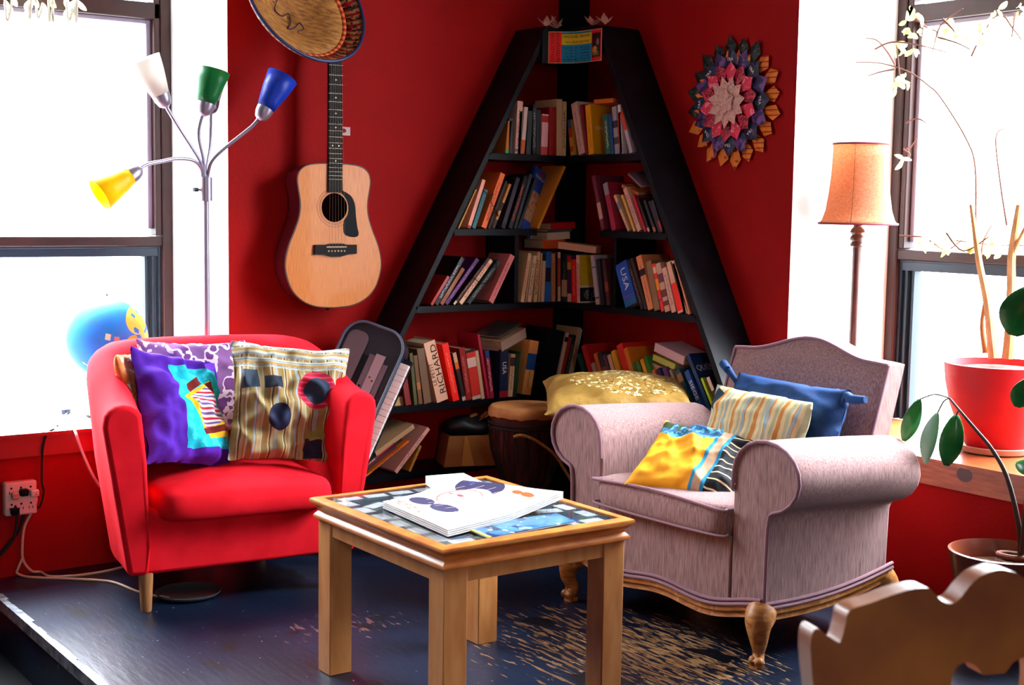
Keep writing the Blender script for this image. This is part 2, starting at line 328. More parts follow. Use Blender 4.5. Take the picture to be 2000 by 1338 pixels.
BOOKS=[
(1, 'L', -0.467, 0.088, 0.0173, 0.12, 0.14, 'b5651d', '', 'thin ochre paperback', [(0, 0.12, '3c8a2a')]),
(1, 'L', -0.452, 0.015, 0.0183, 0.13, 0.14, '23262b', '', 'slim charcoal paperback', []),
(1, 'L', -0.419, 0.046, 0.0256, 0.196, 0.14, 'd3a597', '6a4a48', 'tall pinkish cream paperback', [(0.04, 0.09, '4a5a80')]),
(1, 'L', -0.413, 0.046, 0.0129, 0.16, 0.14, 'a9a2a6', '', 'short pale grey paperback', []),
(1, 'L', -0.396, 0.079, 0.0176, 0.176, 0.14, 'd9c0b8', '', 'white paperback with orange foot', [(0, 0.3, 'c0552a')]),
(1, 'L', -0.369, 0.04, 0.0219, 0.162, 0.14, '16201f', '', 'dark teal black book', []),
(1, 'L', -0.341, -0.006, 0.0172, 0.187, 0.14, '0e0e10', '777777', 'tall black book with grey flecks', []),
(1, 'L', -0.322, -0.008, 0.0191, 0.169, 0.14, '121014', '', 'plain black paperback', []),
(1, 'L', -0.294, 0.019, 0.0319, 0.154, 0.14, 'dd9ea2', '', 'pink white book with red head', [(0.8, 0.96, 'a3141a'), (0, 0.2, 'b0383c')]),
(1, 'L', -0.254, -0.02, 0.0346, 0.182, 0.14, '8f0f0f', '', 'broad dark red hardback', []),
(1, 'L', -0.221, -0.018, 0.0269, 0.214, 0.14, 'd8b88c', '', 'tall thick cream hardback', [(0, 1, 'd8b88c')]),
(1, 'L', -0.198, -0.004, 0.0178, 0.207, 0.14, 'd9bd8d', '3a2a20', 'tall slim cream paperback', []),
(1, 'R', 0.244, -0.184, 0.0201, 0.137, 0.14, 'c08a2c', '', 'rainbow covered paperback', [(0.1, 0.25, 'b5432a'), (0.5, 0.75, 'b03020'), (0.75, 1, '2a4a80')]),
(1, 'R', 0.303, -0.278, 0.038, 0.202, 0.14, 'd3aa9a', '7d4a48', 'cream paperback leaning on dark red book', []),
(1, 'R', 0.334, -0.219, 0.0157, 0.193, 0.14, '7d1620', '', 'dark red paperback behind cream spine', []),
(1, 'R', 0.36, -0.147, 0.0315, 0.187, 0.14, 'e39a12', 'c06a10', 'thick bright yellow hardback', []),
(1, 'R', 0.462, -0.181, 0.0303, 0.147, 0.14, '1d5a4e', 'e0d38a', 'dark green book with pale lettering', []),
(1, 'R', 0.487, -0.167, 0.0165, 0.148, 0.14, '173a72', '', 'slim dark blue paperback', []),
(1, 'R', 0.511, -0.144, 0.0257, 0.174, 0.14, '8f8f94', '', 'grey patterned paperback', [(0.2, 0.35, '33333a'), (0.55, 0.7, '2b2b30')]),
(1, 'R', 0.533, -0.124, 0.0171, 0.152, 0.14, 'c43a1c', '', 'narrow orange red paperback', [(0, 0.12, '22439a')]),
(1, 'R', 0.536, -0.119, 0.0156, 0.179, 0.14, 'cfc6c6', '555555', 'tall white paperback', []),
(1, 'R', 0.59, -0.389, 0.0174, 0.163, 0.14, 'b9b0be', '', 'leaning blue white paperback with red head', [(0.55, 1, 'c2381f')]),
(2, 'L', -0.681, 0.487, 0.006, 0.163, 0.14, 'b07a2c', '', 'thin ochre edged book leaning first', []),
(2, 'L', -0.636, 0.351, 0.0157, 0.191, 0.14, 'f0a088', '', 'salmon white paperback', [(0.0, 0.06, '8a2020')]),
(2, 'L', -0.614, 0.36, 0.0168, 0.152, 0.14, '1f6a72', '12383c', 'teal paperback', []),
(2, 'L', -0.569, 0.392, 0.023, 0.22, 0.14, 'f06a2a', '8a2a10', 'thick orange paperback', []),
(2, 'L', -0.546, 0.419, 0.0104, 0.193, 0.14, '221a16', '', 'thin dark brown paperback', []),
(2, 'L', -0.525, 0.422, 0.0113, 0.182, 0.14, 'd08a48', '', 'slim tan and black paperback', [(0.4, 0.58, '20141a'), (0, 0.2, '20141a')]),
(2, 'L', -0.481, 0.342, 0.0187, 0.201, 0.14, '1c1626', '4a3848', 'dark violet book', []),
(2, 'L', -0.448, 0.352, 0.0185, 0.209, 0.14, '131016', 'd0402a', 'black book with red lettering', []),
(2, 'L', -0.425, 0.33, 0.0144, 0.217, 0.14, '20242c', '', 'slate grey book', []),
(2, 'L', -0.408, 0.386, 0.0127, 0.206, 0.14, '101114', '', 'black book beside spiral atlas', []),
(2, 'L', -0.318, 0.481, 0.0121, 0.27, 0.14, 'd8862a', '', 'large flat orange yellow folder', []),
(2, 'R', 0.44, -0.316, 0.021, 0.211, 0.14, '6a2638', '', 'dim maroon paperback', [(0.2, 0.5, 'c9a08a')]),
(2, 'R', 0.503, -0.329, 0.0267, 0.182, 0.14, '99203a', '', 'crimson paperback with grey head', [(0.75, 1, '8a8088')]),
(2, 'R', 0.587, -0.589, 0.0135, 0.154, 0.14, 'd0a882', '', 'thin cream yellow paperback', [(0.6, 0.8, '6a8088')]),
(2, 'R', 0.619, -0.532, 0.0119, 0.15, 0.14, 'dcae5c', '', 'thin golden edged paperback', []),
(2, 'R', 0.646, -0.527, 0.0207, 0.176, 0.14, 'dca694', '8a4a6a', 'thick salmon cream paperback', []),
(2, 'R', 0.678, -0.515, 0.0129, 0.143, 0.14, 'b3142a', '', 'thin scarlet paperback', []),
(2, 'R', 0.698, -0.511, 0.0109, 0.137, 0.14, '2a2024', '', 'slim black paperback with pale foot', [(0, 0.12, 'b09080')]),
(2, 'R', 0.73, -0.512, 0.0129, 0.127, 0.14, '1b1c24', '', 'dark paperback with brown foot', [(0, 0.15, 'a05040')]),
(2, 'R', 0.755, -0.503, 0.0124, 0.124, 0.14, '24182a', '', 'dim purple black paperback', []),
(2, 'R', 0.765, -0.459, 0.0145, 0.124, 0.14, '281a20', '', 'dark paperback with red foot', [(0.05, 0.35, 'a02a22')]),
(3, 'L', -0.795, 0.614, 0.0121, 0.126, 0.14, 'a8281c', '', 'short brick red paperback', []),
(3, 'L', -0.774, 0.597, 0.0177, 0.204, 0.14, '101016', 'b8b4c4', 'black book with white lettering, steepest lean', []),
(3, 'L', -0.752, 0.629, 0.0161, 0.161, 0.14, '8a4a20', '', 'short brown orange paperback', []),
(3, 'L', -0.731, 0.698, 0.0162, 0.214, 0.14, '4a1c5a', 'b06ac0', 'violet paperback', []),
(3, 'L', -0.697, 0.738, 0.0097, 0.225, 0.14, '2a1018', '9a5a60', 'dark maroon paperback with white foot', [(0, 0.07, 'e0c0a0')]),
(3, 'L', -0.668, 0.71, 0.0163, 0.21, 0.14, 'f6c8a4', 'b03a2a', 'white paperback held by thin cord', [(0.82, 0.92, 'e08a6a')]),
(3, 'L', -0.633, 0.733, 0.0174, 0.206, 0.14, '20302f', '8a8a80', 'dark grey green paperback', []),
(3, 'L', -0.532, 0.507, 0.0239, 0.201, 0.14, 'e07a78', 'a04048', 'pink paperback', []),
(3, 'L', -0.386, 0.175, 0.0163, 0.19, 0.14, 'd4a880', 'a06a50', 'cream paperback beside olive cover', []),
(3, 'L', -0.37, 0.156, 0.0073, 0.181, 0.14, 'b08a60', '', 'thin tan paperback', []),
(3, 'L', -0.353, 0.137, 0.0174, 0.179, 0.14, 'd8b090', '3a2a28', 'off white lettered paperback', []),
(3, 'L', -0.324, 0.07, 0.0158, 0.194, 0.14, 'd0a878', '3a2420', 'cream paperback with big dark letters', []),
(3, 'L', -0.306, 0.047, 0.0079, 0.188, 0.14, 'c89a6a', '', 'slim buff paperback', []),
(3, 'L', -0.289, 0.026, 0.0168, 0.184, 0.14, 'd0a98c', '', 'cream paperback with black head', [(0.86, 1, '181414')]),
(3, 'L', -0.264, 0.003, 0.0249, 0.193, 0.14, '1a63b4', '', 'blue paperback with black middle', [(0.4, 0.68, '0b1420')]),
(3, 'L', -0.236, -0.025, 0.0185, 0.186, 0.14, 'b07c58', '7a4a38', 'light brown paperback', []),
(3, 'L', -0.22, -0.024, 0.0095, 0.188, 0.14, '2a1216', '', 'slim dark maroon paperback', []),
(3, 'L', -0.208, -0.024, 0.0134, 0.191, 0.14, 'a84838', '', 'red brown paperback with cream ends', [(0.88, 1, 'd8b890'), (0, 0.3, 'c8a070')]),
(3, 'R', 0.21, -0.016, 0.0326, 0.186, 0.14, '1c2a26', '6a7a70', 'dark bottle green paperback', [(0.1, 0.45, 'a49a78')]),
(3, 'R', 0.243, -0.038, 0.0232, 0.179, 0.14, '402048', '', 'violet paperback with red yellow head', [(0.86, 1, 'b02838'), (0.7, 0.86, 'c08a28'), (0, 0.18, 'e0b0a0')]),
(3, 'R', 0.274, -0.052, 0.029, 0.165, 0.14, 'd8201c', 'e88070', 'bright red paperback', []),
(3, 'R', 0.302, -0.066, 0.0197, 0.183, 0.14, 'dcb0a8', 'c04050', 'pinkish white paperback against yellow cover', []),
(3, 'R', 0.417, -0.214, 0.0216, 0.187, 0.14, 'a89aa4', '', 'grey lilac paperback leaning alone', [(0.12, 0.15, '303030'), (0.75, 0.77, '303030'), (0, 0.1, 'b0a078')]),
(3, 'R', 0.447, -0.203, 0.022, 0.175, 0.14, '1c1a26', '', 'dim navy black paperback', []),
(3, 'R', 0.481, -0.208, 0.0206, 0.177, 0.14, '3a1a1c', '', 'dim brown red paperback', [(0.3, 0.5, '7a2c20')]),
(3, 'R', 0.61, -0.414, 0.0685, 0.165, 0.14, '1048a8', '', 'thick blue guide lettered USA', [(0.2, 0.24, '5a3a90'), (0, 0.18, '0f5a90')]),
(3, 'R', 0.672, -0.46, 0.0167, 0.189, 0.14, '241418', '8a5a48', 'dark maroon book beside blue guide', []),
(3, 'R', 0.693, -0.464, 0.0172, 0.2, 0.14, '2c1c1a', '', 'dark brown book', []),
(3, 'R', 0.719, -0.379, 0.0305, 0.203, 0.14, 'e08858', 'a05a3a', 'tall thick peach paperback', [(0.63, 0.75, '2a1418')]),
(3, 'R', 0.753, -0.308, 0.0308, 0.181, 0.14, '8a6444', '', 'taupe paperback', []),
(3, 'R', 0.783, -0.332, 0.0168, 0.176, 0.14, 'e82a18', '', 'red paperback with orange and cream blocks', [(0.45, 0.68, 'f09018'), (0.8, 0.93, 'e8b898'), (0.22, 0.26, '8a2a70')]),
(3, 'R', 0.808, -0.339, 0.0269, 0.178, 0.14, 'c89a84', '', 'photo covered cream paperback', [(0.6, 0.78, '6a3a44'), (0.3, 0.45, '6a3028'), (0.12, 0.22, '7a2c30')]),
(3, 'R', 0.841, -0.369, 0.0239, 0.164, 0.14, 'd8a690', '8a5a58', 'short cream paperback with dark dots', []),
(3, 'R', 0.876, -0.374, 0.0291, 0.188, 0.14, 'e0a88a', '', 'cream paperback with red lower half', [(0.04, 0.58, 'f01808')]),
(3, 'R', 0.9, -0.378, 0.0134, 0.186, 0.14, 'dcb4b0', '', 'slim pinkish white paperback', []),
(3, 'R', 0.904, -0.417, 0.0216, 0.195, 0.14, 'dca488', '20141c', 'cream paperback with black script', [(0.18, 0.28, 'd87a28')]),
(3, 'R', 0.919, -0.457, 0.0143, 0.168, 0.14, 'd88a68', '', 'peach paperback at row end', []),
(4, 'L', -0.889, -0.182, 0.024, 0.145, 0.14, '7a1c1c', '', 'dull red paperback behind keyboard', []),
(4, 'L', -0.858, -0.118, 0.014, 0.191, 0.14, '4a4a28', '', 'olive brown paperback', []),
(4, 'L', -0.837, -0.142, 0.0169, 0.182, 0.14, '6a4226', '', 'mottled brown orange paperback', [(0.3, 0.45, 'a8622a')]),
(4, 'L', -0.807, -0.165, 0.0315, 0.206, 0.14, '6a4a34', '', 'weathered brown dictionary', []),
(4, 'L', -0.742, -0.269, 0.0504, 0.231, 0.14, 'e0a888', '', 'thick cream dictionary lettered LE PETIT RICHARD', []),
(4, 'L', -0.682, -0.24, 0.0281, 0.222, 0.14, 'f81a08', 'f08060', 'thick bright red hardback', []),
(4, 'L', -0.646, -0.258, 0.0166, 0.187, 0.14, '241a18', '', 'black paperback with cream and orange head', [(0.8, 1, 'c8a078'), (0.66, 0.8, 'd86020'), (0, 0.08, 'c8a090')]),
(4, 'L', -0.624, -0.184, 0.0248, 0.201, 0.14, '8c1412', 'c86a60', 'dark red hardback beside red white spine', []),
(4, 'L', -0.59, -0.175, 0.0401, 0.19, 0.14, 'c8281c', '', 'red book with white label', [(0.65, 0.84, 'e0b8a8'), (0.95, 1, '181414'), (0, 0.07, 'c8a898')]),
(4, 'L', -0.561, -0.175, 0.0154, 0.186, 0.14, 'c8a07c', '', 'cream paperback beside black folder', []),
(4, 'L', -0.535, -0.208, 0.0114, 0.25, 0.14, 'b01838', '', 'black folder with crimson edge', []),
(4, 'L', -0.519, -0.152, 0.0182, 0.185, 0.14, '8c1230', 'e0a0a0', 'crimson and navy paperback', [(0.84, 1, '1c3a78')]),
(4, 'L', -0.467, 0.007, 0.0382, 0.183, 0.14, '0e1a3c', '', 'navy guide lettered USA', [(0.0, 0.14, 'a01a24')]),
(4, 'L', -0.436, 0.075, 0.0219, 0.164, 0.14, 'd8ac80', '7a5a48', 'narrow cream paperback with dark mark', [(0.72, 0.92, '3a2420')]),
(4, 'L', -0.415, 0.098, 0.0184, 0.172, 0.14, '16301c', '', 'black green paperback', []),
(4, 'L', -0.36, 0.173, 0.0429, 0.211, 0.15, 'e0a054', '8a6030', 'thick tan book with blue band', [(0.46, 0.76, '10407c'), (0.76, 1, 'f0a058')]),
(4, 'L', -0.273, 0.236, 0.0816, 0.247, 0.15, '07080c', '', 'very broad black hardback', []),
(4, 'L', -0.22, 0.241, 0.0146, 0.24, 0.14, 'd8b098', '', 'slim white paperback beside black hardback', [(0.85, 0.93, '1a1a1a')]),
(4, 'L', -0.204, 0.262, 0.0132, 0.223, 0.14, 'a02818', '', 'brick red thin book', []),
(4, 'L', -0.182, 0.239, 0.017, 0.229, 0.14, '102c28', '707870', 'dark green thin book', []),
(4, 'L', -0.161, 0.225, 0.0158, 0.258, 0.14, 'c8a074', '', 'tall cream board book', []),
(4, 'L', -0.149, 0.226, 0.006, 0.252, 0.14, 'c0c0c4', '', 'tall thin white folder', []),
(4, 'R', 0.383, -0.46, 0.0187, 0.178, 0.14, '16402c', '', 'dark green paperback beside white folder', []),
(4, 'R', 0.432, -0.46, 0.0279, 0.217, 0.14, 'b01c18', '', 'large red cover book', []),
(4, 'R', 0.46, -0.46, 0.0212, 0.149, 0.14, 'b89880', '', 'cream and navy paperback', [(0, 0.45, '1a2040')]),
(4, 'R', 0.491, -0.46, 0.021, 0.191, 0.14, 'c8642a', '', 'orange multicolour paperback', [(0, 0.4, '8a5a40')]),
(4, 'R', 0.52, -0.46, 0.0252, 0.197, 0.14, '3c2a30', '', 'dark patterned paperback', [(0.4, 0.7, '8a4a40')]),
(4, 'R', 0.546, -0.46, 0.0177, 0.192, 0.14, '5a3a48', '', 'plum brown paperback', [(0.3, 0.55, 'a06a50')]),
(4, 'R', 0.574, -0.46, 0.0204, 0.194, 0.14, 'e0b080', '', 'cream yellow paperback', []),
(4, 'R', 0.605, -0.46, 0.0221, 0.213, 0.14, 'e8a028', 'c07818', 'golden yellow paperback', []),
(4, 'R', 0.653, -0.46, 0.0346, 0.24, 0.14, 'd8261a', '', 'tall vivid red paperback', []),
(4, 'R', 0.685, -0.46, 0.022, 0.232, 0.14, 'e07a20', '', 'orange cover paperback', []),
(4, 'R', 0.712, -0.48, 0.0173, 0.177, 0.14, '3a6428', '', 'leaf green paperback', [(0.0, 0.4, '20301c')]),
(4, 'R', 0.739, -0.5, 0.0214, 0.188, 0.14, '4a7030', '', 'moss green paperback', [(0, 0.5, '1c2818')]),
(4, 'R', 0.77, -0.5, 0.0187, 0.201, 0.14, 'f0a020', '', 'narrow yellow orange paperback', []),
(4, 'R', 0.798, -0.5, 0.0155, 0.215, 0.14, '2c7a2c', '', 'bright green thin book', []),
(4, 'R', 0.833, -0.58, 0.0157, 0.172, 0.14, 'e86020', '', 'short orange yellow paperback', [(0, 0.45, 'd8a030')]),
(4, 'R', 0.863, -0.58, 0.0172, 0.181, 0.14, '1a2450', '', 'navy blue paperback', []),
(4, 'R', 0.899, -0.58, 0.0208, 0.187, 0.14, '5c2a60', '', 'purple paperback with orange spot', [(0.2, 0.4, 'e07828')]),
(4, 'R', 0.93, -0.58, 0.0139, 0.185, 0.14, '9a7a6a', '', 'grey tan paperback', []),
(4, 'R', 0.966, -0.58, 0.0262, 0.184, 0.14, '1c4a54', '', 'teal blue paperback with orange mark', [(0.75, 0.92, 'a0643c')]),
(4, 'R', 1.015, -0.58, 0.0244, 0.188, 0.14, '2a4a90', '', 'blue book lettered SIEGE', []),
(4, 'R', 1.059, -0.58, 0.0168, 0.259, 0.14, '15305c', '', 'large navy book lettered QUEBEC', []),
(4, 'R', 1.084, -0.58, 0.011, 0.172, 0.14, 'a8c028', '', 'thin lime green paperback', []),
(4, 'R', 1.118, -0.58, 0.015, 0.178, 0.14, '241c28', '', 'dark paperback with white label', [(0.72, 1, 'e0b8b0')]),
(5, 'L', -1.126, 1.015, 0.006, 0.212, 0.12, 'caa08a', '7a5a58', 'thin cream paperback lying lowest', [(0.55, 1, 'a01820')]),
(5, 'L', -1.066, 1.009, 0.0079, 0.212, 0.12, 'd8641c', '6a2a10', 'glossy orange paperback', []),
(5, 'L', -0.941, 0.748, 0.016, 0.205, 0.15, 'dca090', '8a5a70', 'thick pale pink paperback', []),
(5, 'L', -0.883, 0.477, 0.0106, 0.103, 0.12, 'c08a3c', '6a4a20', 'short golden paperback', [])]
SKY = 38.0
EXPO = 0.0
CAM = (-3.455, -4.407, 1.207)
# ---------------------------------------------------------------- the room
RED = mat('red wall paint', (.30, .0040, .0040), .6, .06, col2=(.25, .0030, .0030), ns=3, bump=.25, bs=60)
WHT = mat('white reveal plaster', 'f2efec', .7, col2='e6e2de', ns=5)
CEI = mat('ceiling paint', '9a8478', .8)
FAR = mat('far room paint', '7a3a34', .8)
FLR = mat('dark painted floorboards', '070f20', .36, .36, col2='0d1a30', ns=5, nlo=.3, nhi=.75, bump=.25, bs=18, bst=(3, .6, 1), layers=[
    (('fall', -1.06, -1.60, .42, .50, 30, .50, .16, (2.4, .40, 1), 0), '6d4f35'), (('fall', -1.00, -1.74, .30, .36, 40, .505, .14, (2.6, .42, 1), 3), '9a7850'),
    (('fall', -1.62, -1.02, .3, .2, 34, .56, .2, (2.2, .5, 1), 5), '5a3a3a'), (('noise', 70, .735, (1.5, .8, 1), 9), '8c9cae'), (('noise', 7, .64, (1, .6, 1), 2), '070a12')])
DRK = mat('dark lower floor', '050609', .85, .1, col2='090a0e', ns=5)
SILW = mat('daylight whitened sill top', 'ece6e2', .35, .5)  # sill top: overexposed daylight put into the colour as off-white
SILR = mat('red painted sill edge', '9c1520', .45, .4, col2='8a2418', ns=8)
WOOD = mat('varnished pine sill', 'a8562c', .3, .5, col2='8a4020', ns=14, nst=(8, 1, 8), coat=.3, layers=[(('ell', -1.935, .43, .028, .022, 'yz'), '3a1a14')])
BLK = mat('black satin paint', '030307', .40, .14, col2='0c0d14', ns=12)
def struct(name, bm, m, **k):
    o = mk(name, bm, m, smooth=False, **k); o['kind'] = 'structure'; return o
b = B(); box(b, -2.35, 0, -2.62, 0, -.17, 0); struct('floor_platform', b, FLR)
b = B(); box(b, -7, .6, -7.5, .6, -.3, -.17); struct('floor', b, DRK)
b = B(); box(b, -7.1, .6, -7.6, .6, 3.2, 3.3); struct('ceiling', b, CEI)
def wall_box(bm, *a, white=None):
    fs = box(bm, *a)
    for f in fs:
        f.normal_update(); c = f.calc_center_median()
        if white and white(c): f.material_index = 1
b = B()
wall_box(b, -1.5, .58, 0, .58, -.17, 3.2, white=lambda c: abs(c.x + 1.5) < .01)
wall_box(b, -2.9, -1.5, 0, .58, -.17, .443); wall_box(b, -2.9, -1.5, 0, .58, 2.75, 3.2, white=lambda c: c.z < 2.8)
wall_box(b, -7, -2.9, 0, .58, -.17, 3.2, white=lambda c: abs(c.x + 2.9) < .01)
struct('wall_left', b, [RED, WHT])
b = B()
wall_box(b, 0, .58, -1.198, 0, -.17, 3.2, white=lambda c: abs(c.y + 1.198) < .01)
wall_box(b, 0, .58, -2.6, -1.198, -.17, .443); wall_box(b, 0, .58, -2.6, -1.198, 2.75, 3.2, white=lambda c: c.z < 2.8)
wall_box(b, 0, .58, -7.5, -2.6, -.17, 3.2, white=lambda c: abs(c.y + 2.6) < .01)
struct('wall_right', b, [RED, WHT])
b = B(); box(b, -7, .5, -7.6, -7.5, -.17, .9); box(b, -7, .5, -7.6, -7.5, 2.5, 3.2); box(b, -7, -4.35, -7.6, -7.5, .9, 2.5); box(b, -3.65, .5, -7.6, -7.5, .9, 2.5)  # unseen opening in this wall, added and sized to let in fill light
struct('wall_rear', b, FAR)
b = B(); box(b, -7.1, -7, -7.5, .58, -.17, 3.2)
struct('wall_side', b, FAR)
b = B(); prism(b, [(0, 0), (-.088, 0), (0, -.088)], 0, 3.2); struct('pillar', b, mat('flat black paint', '050507', .8, .1))
b = B(); box(b, -2.9, -1.5, -.03, .52, .451, .463)
for f in b.faces: f.material_index = 0 if f.calc_center_median().z > .462 else 1
box(b, -2.9, -1.5, -.014, 0, .385, .451, 1); struct('trim_1', b, [SILW, SILR])
b = B(); box(b, -.03, .52, -2.6, -1.198, .451, .463); box(b, -.014, 0, -2.75, -1.25, .378, .451); struct('trim_2', b, WOOD)
b = B(); rnd = random.Random(4)
for k in range(40):
    y = -2.6 + k * .065; box(b, -2.356, -2.352 + .018 + rnd.uniform(-.006, .004), y, y + .066, -.03, .003)
struct('trim_3', b, mat('worn steel nosing', 'a8acb4', .4, .5, .8, col2='5a606c', ns=30))
# windows: frames stand at the outer face of the half-metre wall
FRB = mat('brown window frame', '32140f', .45, .3, col2='26100f', ns=8)
FRG = mat('grey blue aluminium track', '1c2834', .4, .4, .3)
FRL = mat('pale storm sash', '9a8ea4', .45, .4)
GLS = glass_mat('window glass')
def window(name, origin, rz, s, x0):
    root = bpy.data.objects.new(name, None); COL.objects.link(root); root.location = origin; root.rotation_euler = (0, 0, rz); root['kind'] = 'structure'
    W = 1.40
    def bx(bm, xa, xb, ya, yb, za, zb, mi=0): box(bm, xa, xb, min(s * ya, s * yb), max(s * ya, s * yb), za, zb, mi)
    b = B()
    bx(b, 0, .038, -.02, .06, .463, 2.75); bx(b, W - .038, W, -.02, .06, .463, 2.75); bx(b, .038, W - .038, -.02, .06, 2.68, 2.75)
    bx(b, .038, W - .038, -.012, .05, 1.865, 1.925); bx(b, .038, .062, -.012, .05, 1.075, 2.68); bx(b, W - .062, W - .038, -.012, .05, 1.075, 2.68)
    bx(b, .038, W - .038, -.014, .05, 1.036, 1.072)
    o = mk('frame', b, FRB, root, bevel=.004); o['kind'] = 'structure'
    b = B()
    for k, (xa, d) in enumerate(((.04, .0), (.052, .014), (.064, .004), (.076, .022), (.088, .01))):
        bx(b, xa, xa + .010, d, .05, .463, 1.036); bx(b, W - xa - .010, W - xa, d, .05, .463, 1.036)
    bx(b, .05, W - .05, .0, .05, .998, 1.034); bx(b, .05, W - .05, -.004, .0, 1.028, 1.036)
    o = mk('sash', b, FRG, root, bevel=.002); o['kind'] = 'structure'
    b = B()
    bx(b, .062, .08, .02, .04, 1.1, 1.865); bx(b, W - .08, W - .062, .02, .04, 1.1, 1.865); bx(b, .08, W - .08, .02, .04, 1.85, 1.865); bx(b, .062, .09, .02, .04, 1.95, 2.68)
    o = mk('storm_sash', b, FRL, root, bevel=.002); o['kind'] = 'structure'
    for za, zb in ((.49, 1.0), (1.07, 1.866), (1.924, 2.685)):
        b = B(); bx(b, .055, W - .055, .030, .034, za, zb); o = mk('pane', b, GLS, root, smooth=False); o['kind'] = 'structure'
    return root
window('window_1', (-1.5, .52, 0), pi, -1, 0)
window('window_2', (.52, -1.198, 0), -pi / 2, 1, 0)
# ---------------------------------------------------------------- red tub armchair
RF = mat('red cotton cover', (.78, .010, .022), .85, .08, col2=(.62, .006, .014), ns=9, bump=.3, bs=14)
LEGW = mat('pale beech leg', 'b07a48', .5, .4, col2='8e5c34', ns=10, nst=(6, 6, 1))
rc = thing('tub_armchair', 'red fabric tub armchair with cushions under the window sill', 'armchair', (-1.733, -.657, 0), (0, 0, radians(-5.9)))
def plan(s, a):
    pts = [(-.426, 0), (-.416, .12), (-.408, .26), (-.375, .40), (-.272, .515), (-.136, .565), (0, .577), (.136, .565), (.272, .515), (.375, .40), (.408, .26), (.416, .12), (.426, 0)]
    return pts[s]
outer = crv([(x, y, 0) for x, y in [plan(i, 0) for i in range(13)]], 5)
rings = []
for i, p in enumerate(outer):
    q0 = outer[max(i - 1, 0)]; q1 = outer[min(i + 1, len(outer) - 1)]
    t = (q1 - q0).normalized(); n = V((t.y, -t.x, 0))     # towards the inside
    w = min(1, max(0, p.y / .5)); w = w * w * (3 - 2 * w)
    top = .622 + .142 * w; th = .114 + .016 * w
    base = V((p.x * .835, p.y * .93 + .012, .113))
    o1 = V((p.x * .95, p.y * .97, .42)); r = th / 2
    R = [base + n * .06, base, base.lerp(o1, .5), o1, p + V((0, 0, top - r * 1.15))]
    for k in range(1, 8):
        an = pi - pi * k / 8
        R.append(p + n * (r + r * cos(an)) + V((0, 0, top - r * .9 + r * .9 * sin(an))))
    inn = p + n * th
    R += [inn + V((0, 0, top - r * 1.3)), V((inn.x * .97, inn.y, .45)), V((inn.x * .95, inn.y, .2))]
    rings.append(R)
b = B(); loft(b, rings); mk('tub_shell', b, RF, rc, bevel=.022, seg=4, sharp=70)
b = B(); box(b, -.305, .305, .016, .42, .113, .30); mk('front_rail', b, RF, rc, bevel=.012, seg=3)
def pad(w, y0, y1, z0, z1, dome=.02, wr=.004, n=56, seed=1, rr=.022):
    """boxy upholstered cushion: rounded-rectangle rings with a domed top"""
    b = B(); cx, cy = 0, (y0 + y1) / 2; hx, hy = w / 2, (y1 - y0) / 2
    def ring(ins, z, k=1.0):
        out = []
        for i in range(n):
            a = 2 * pi * (i + .5) / n; c, s = cos(a), sin(a); p = .22
            X = math.copysign(abs(c) ** p, c) * (hx - ins) * k; Y = math.copysign(abs(s) ** p, s) * (hy - ins) * k
            out.append(V((cx + X, cy + Y, z + (wr * noise.noise(V((X * 9, Y * 9, seed + z * 5)))))))
        return out
    R = [ring(rr * .5, z0, .5), ring(rr * .6, z0), ring(rr * .1, z0 + rr * .7)] + [ring(-.004 * sin(pi * t / 3), z0 + rr * .7 + (z1 - z0 - 1.4 * rr) * t / 3) for t in (1, 2)] + [ring(rr * .1, z1 - rr * .7), ring(rr * .55, z1)]
    R += [ring(rr * .55, z1 + dome * (1 - k * k), k) for k in (.8, .55, .3, .05)]
    loft(b, R); return b
mk('seat_cushion', pad(.535, -.052, .44, .265, .362, .032, .005, seed=1), RF, rc, sub=1, sharp=80)
for x, y in ((-.30, .035), (.30, .035), (-.2, .46), (.2, .46)):
    b = B(); lathe(b, [(.014, 0), (.016, .004), (.019, .06), (.022, .118)], 16); mk('leg', b, LEGW, rc, loc=(x, y, 0))

# ---------------------------------------------------------------- mauve scroll-arm armchair
MF = mat('mauve slub linen', 'a4827e', .9, .10, col2='6e5152', ns=60, nst=(5, 5, .35), nlo=.3, nhi=.72, bump=.3, bs=220, bst=(3, 3, .3), sheen=.1)
MP = mat('mauve piping', '8a6872', .8, .15)
OAK = mat('limed carved wood', 'b3773a', .45, .4, col2='8a5424', ns=12, nst=(2, 2, 9), layers=[(('amt', ('noise', 60, .62, (1, 1, .3)), .35), 'd0a070')])
ac = thing('scroll_arm_armchair', 'mauve upholstered armchair with rolled arms and carved wooden feet', 'armchair', (-.875, -1.557, 0), (0, 0, radians(182.5)))
def wave(y): return .137 + .022 * (abs(y) / .38) ** 2 + .010 * cos(abs(y) / .38 * 2 * pi)
def armsec(s, x, dz, sc=1):
    P = [(.265, .158), (.265, .32), (.265, .46)]
    for k in range(0, 15):
        an = pi - k * (pi * 1.42) / 14
        P.append((.380 + .112 * cos(an), .510 + .094 * sin(an)))
    P += [(.398, .412), (.392, .38), (.390, .30), (.388, .158)]
    return [V((x, s * (.325 + (p[0] - .325) * sc), p[1] + (dz if p[1] > .4 else dz * .5 if p[1] > .3 else 0))) for p in P]
for s in (-1, 1):
    arm_b = B()
    secs = [armsec(s, -.004, 0, .985)] + [armsec(s, -.02 - .50 * i / 8, -.030 * (i / 8) ** 1.3) for i in range(9)]
    loft(arm_b, secs)
    a = mk('arm_rest', arm_b, MF, ac, bevel=.006, sharp=50)
    pb = B(); tube(pb, armsec(s, 0, 0, 1.0)[2:-1] + [V((0, s * .389, .172))], .0055, 8); mk('piping', pb, MP, a)
b = B(); N = 24
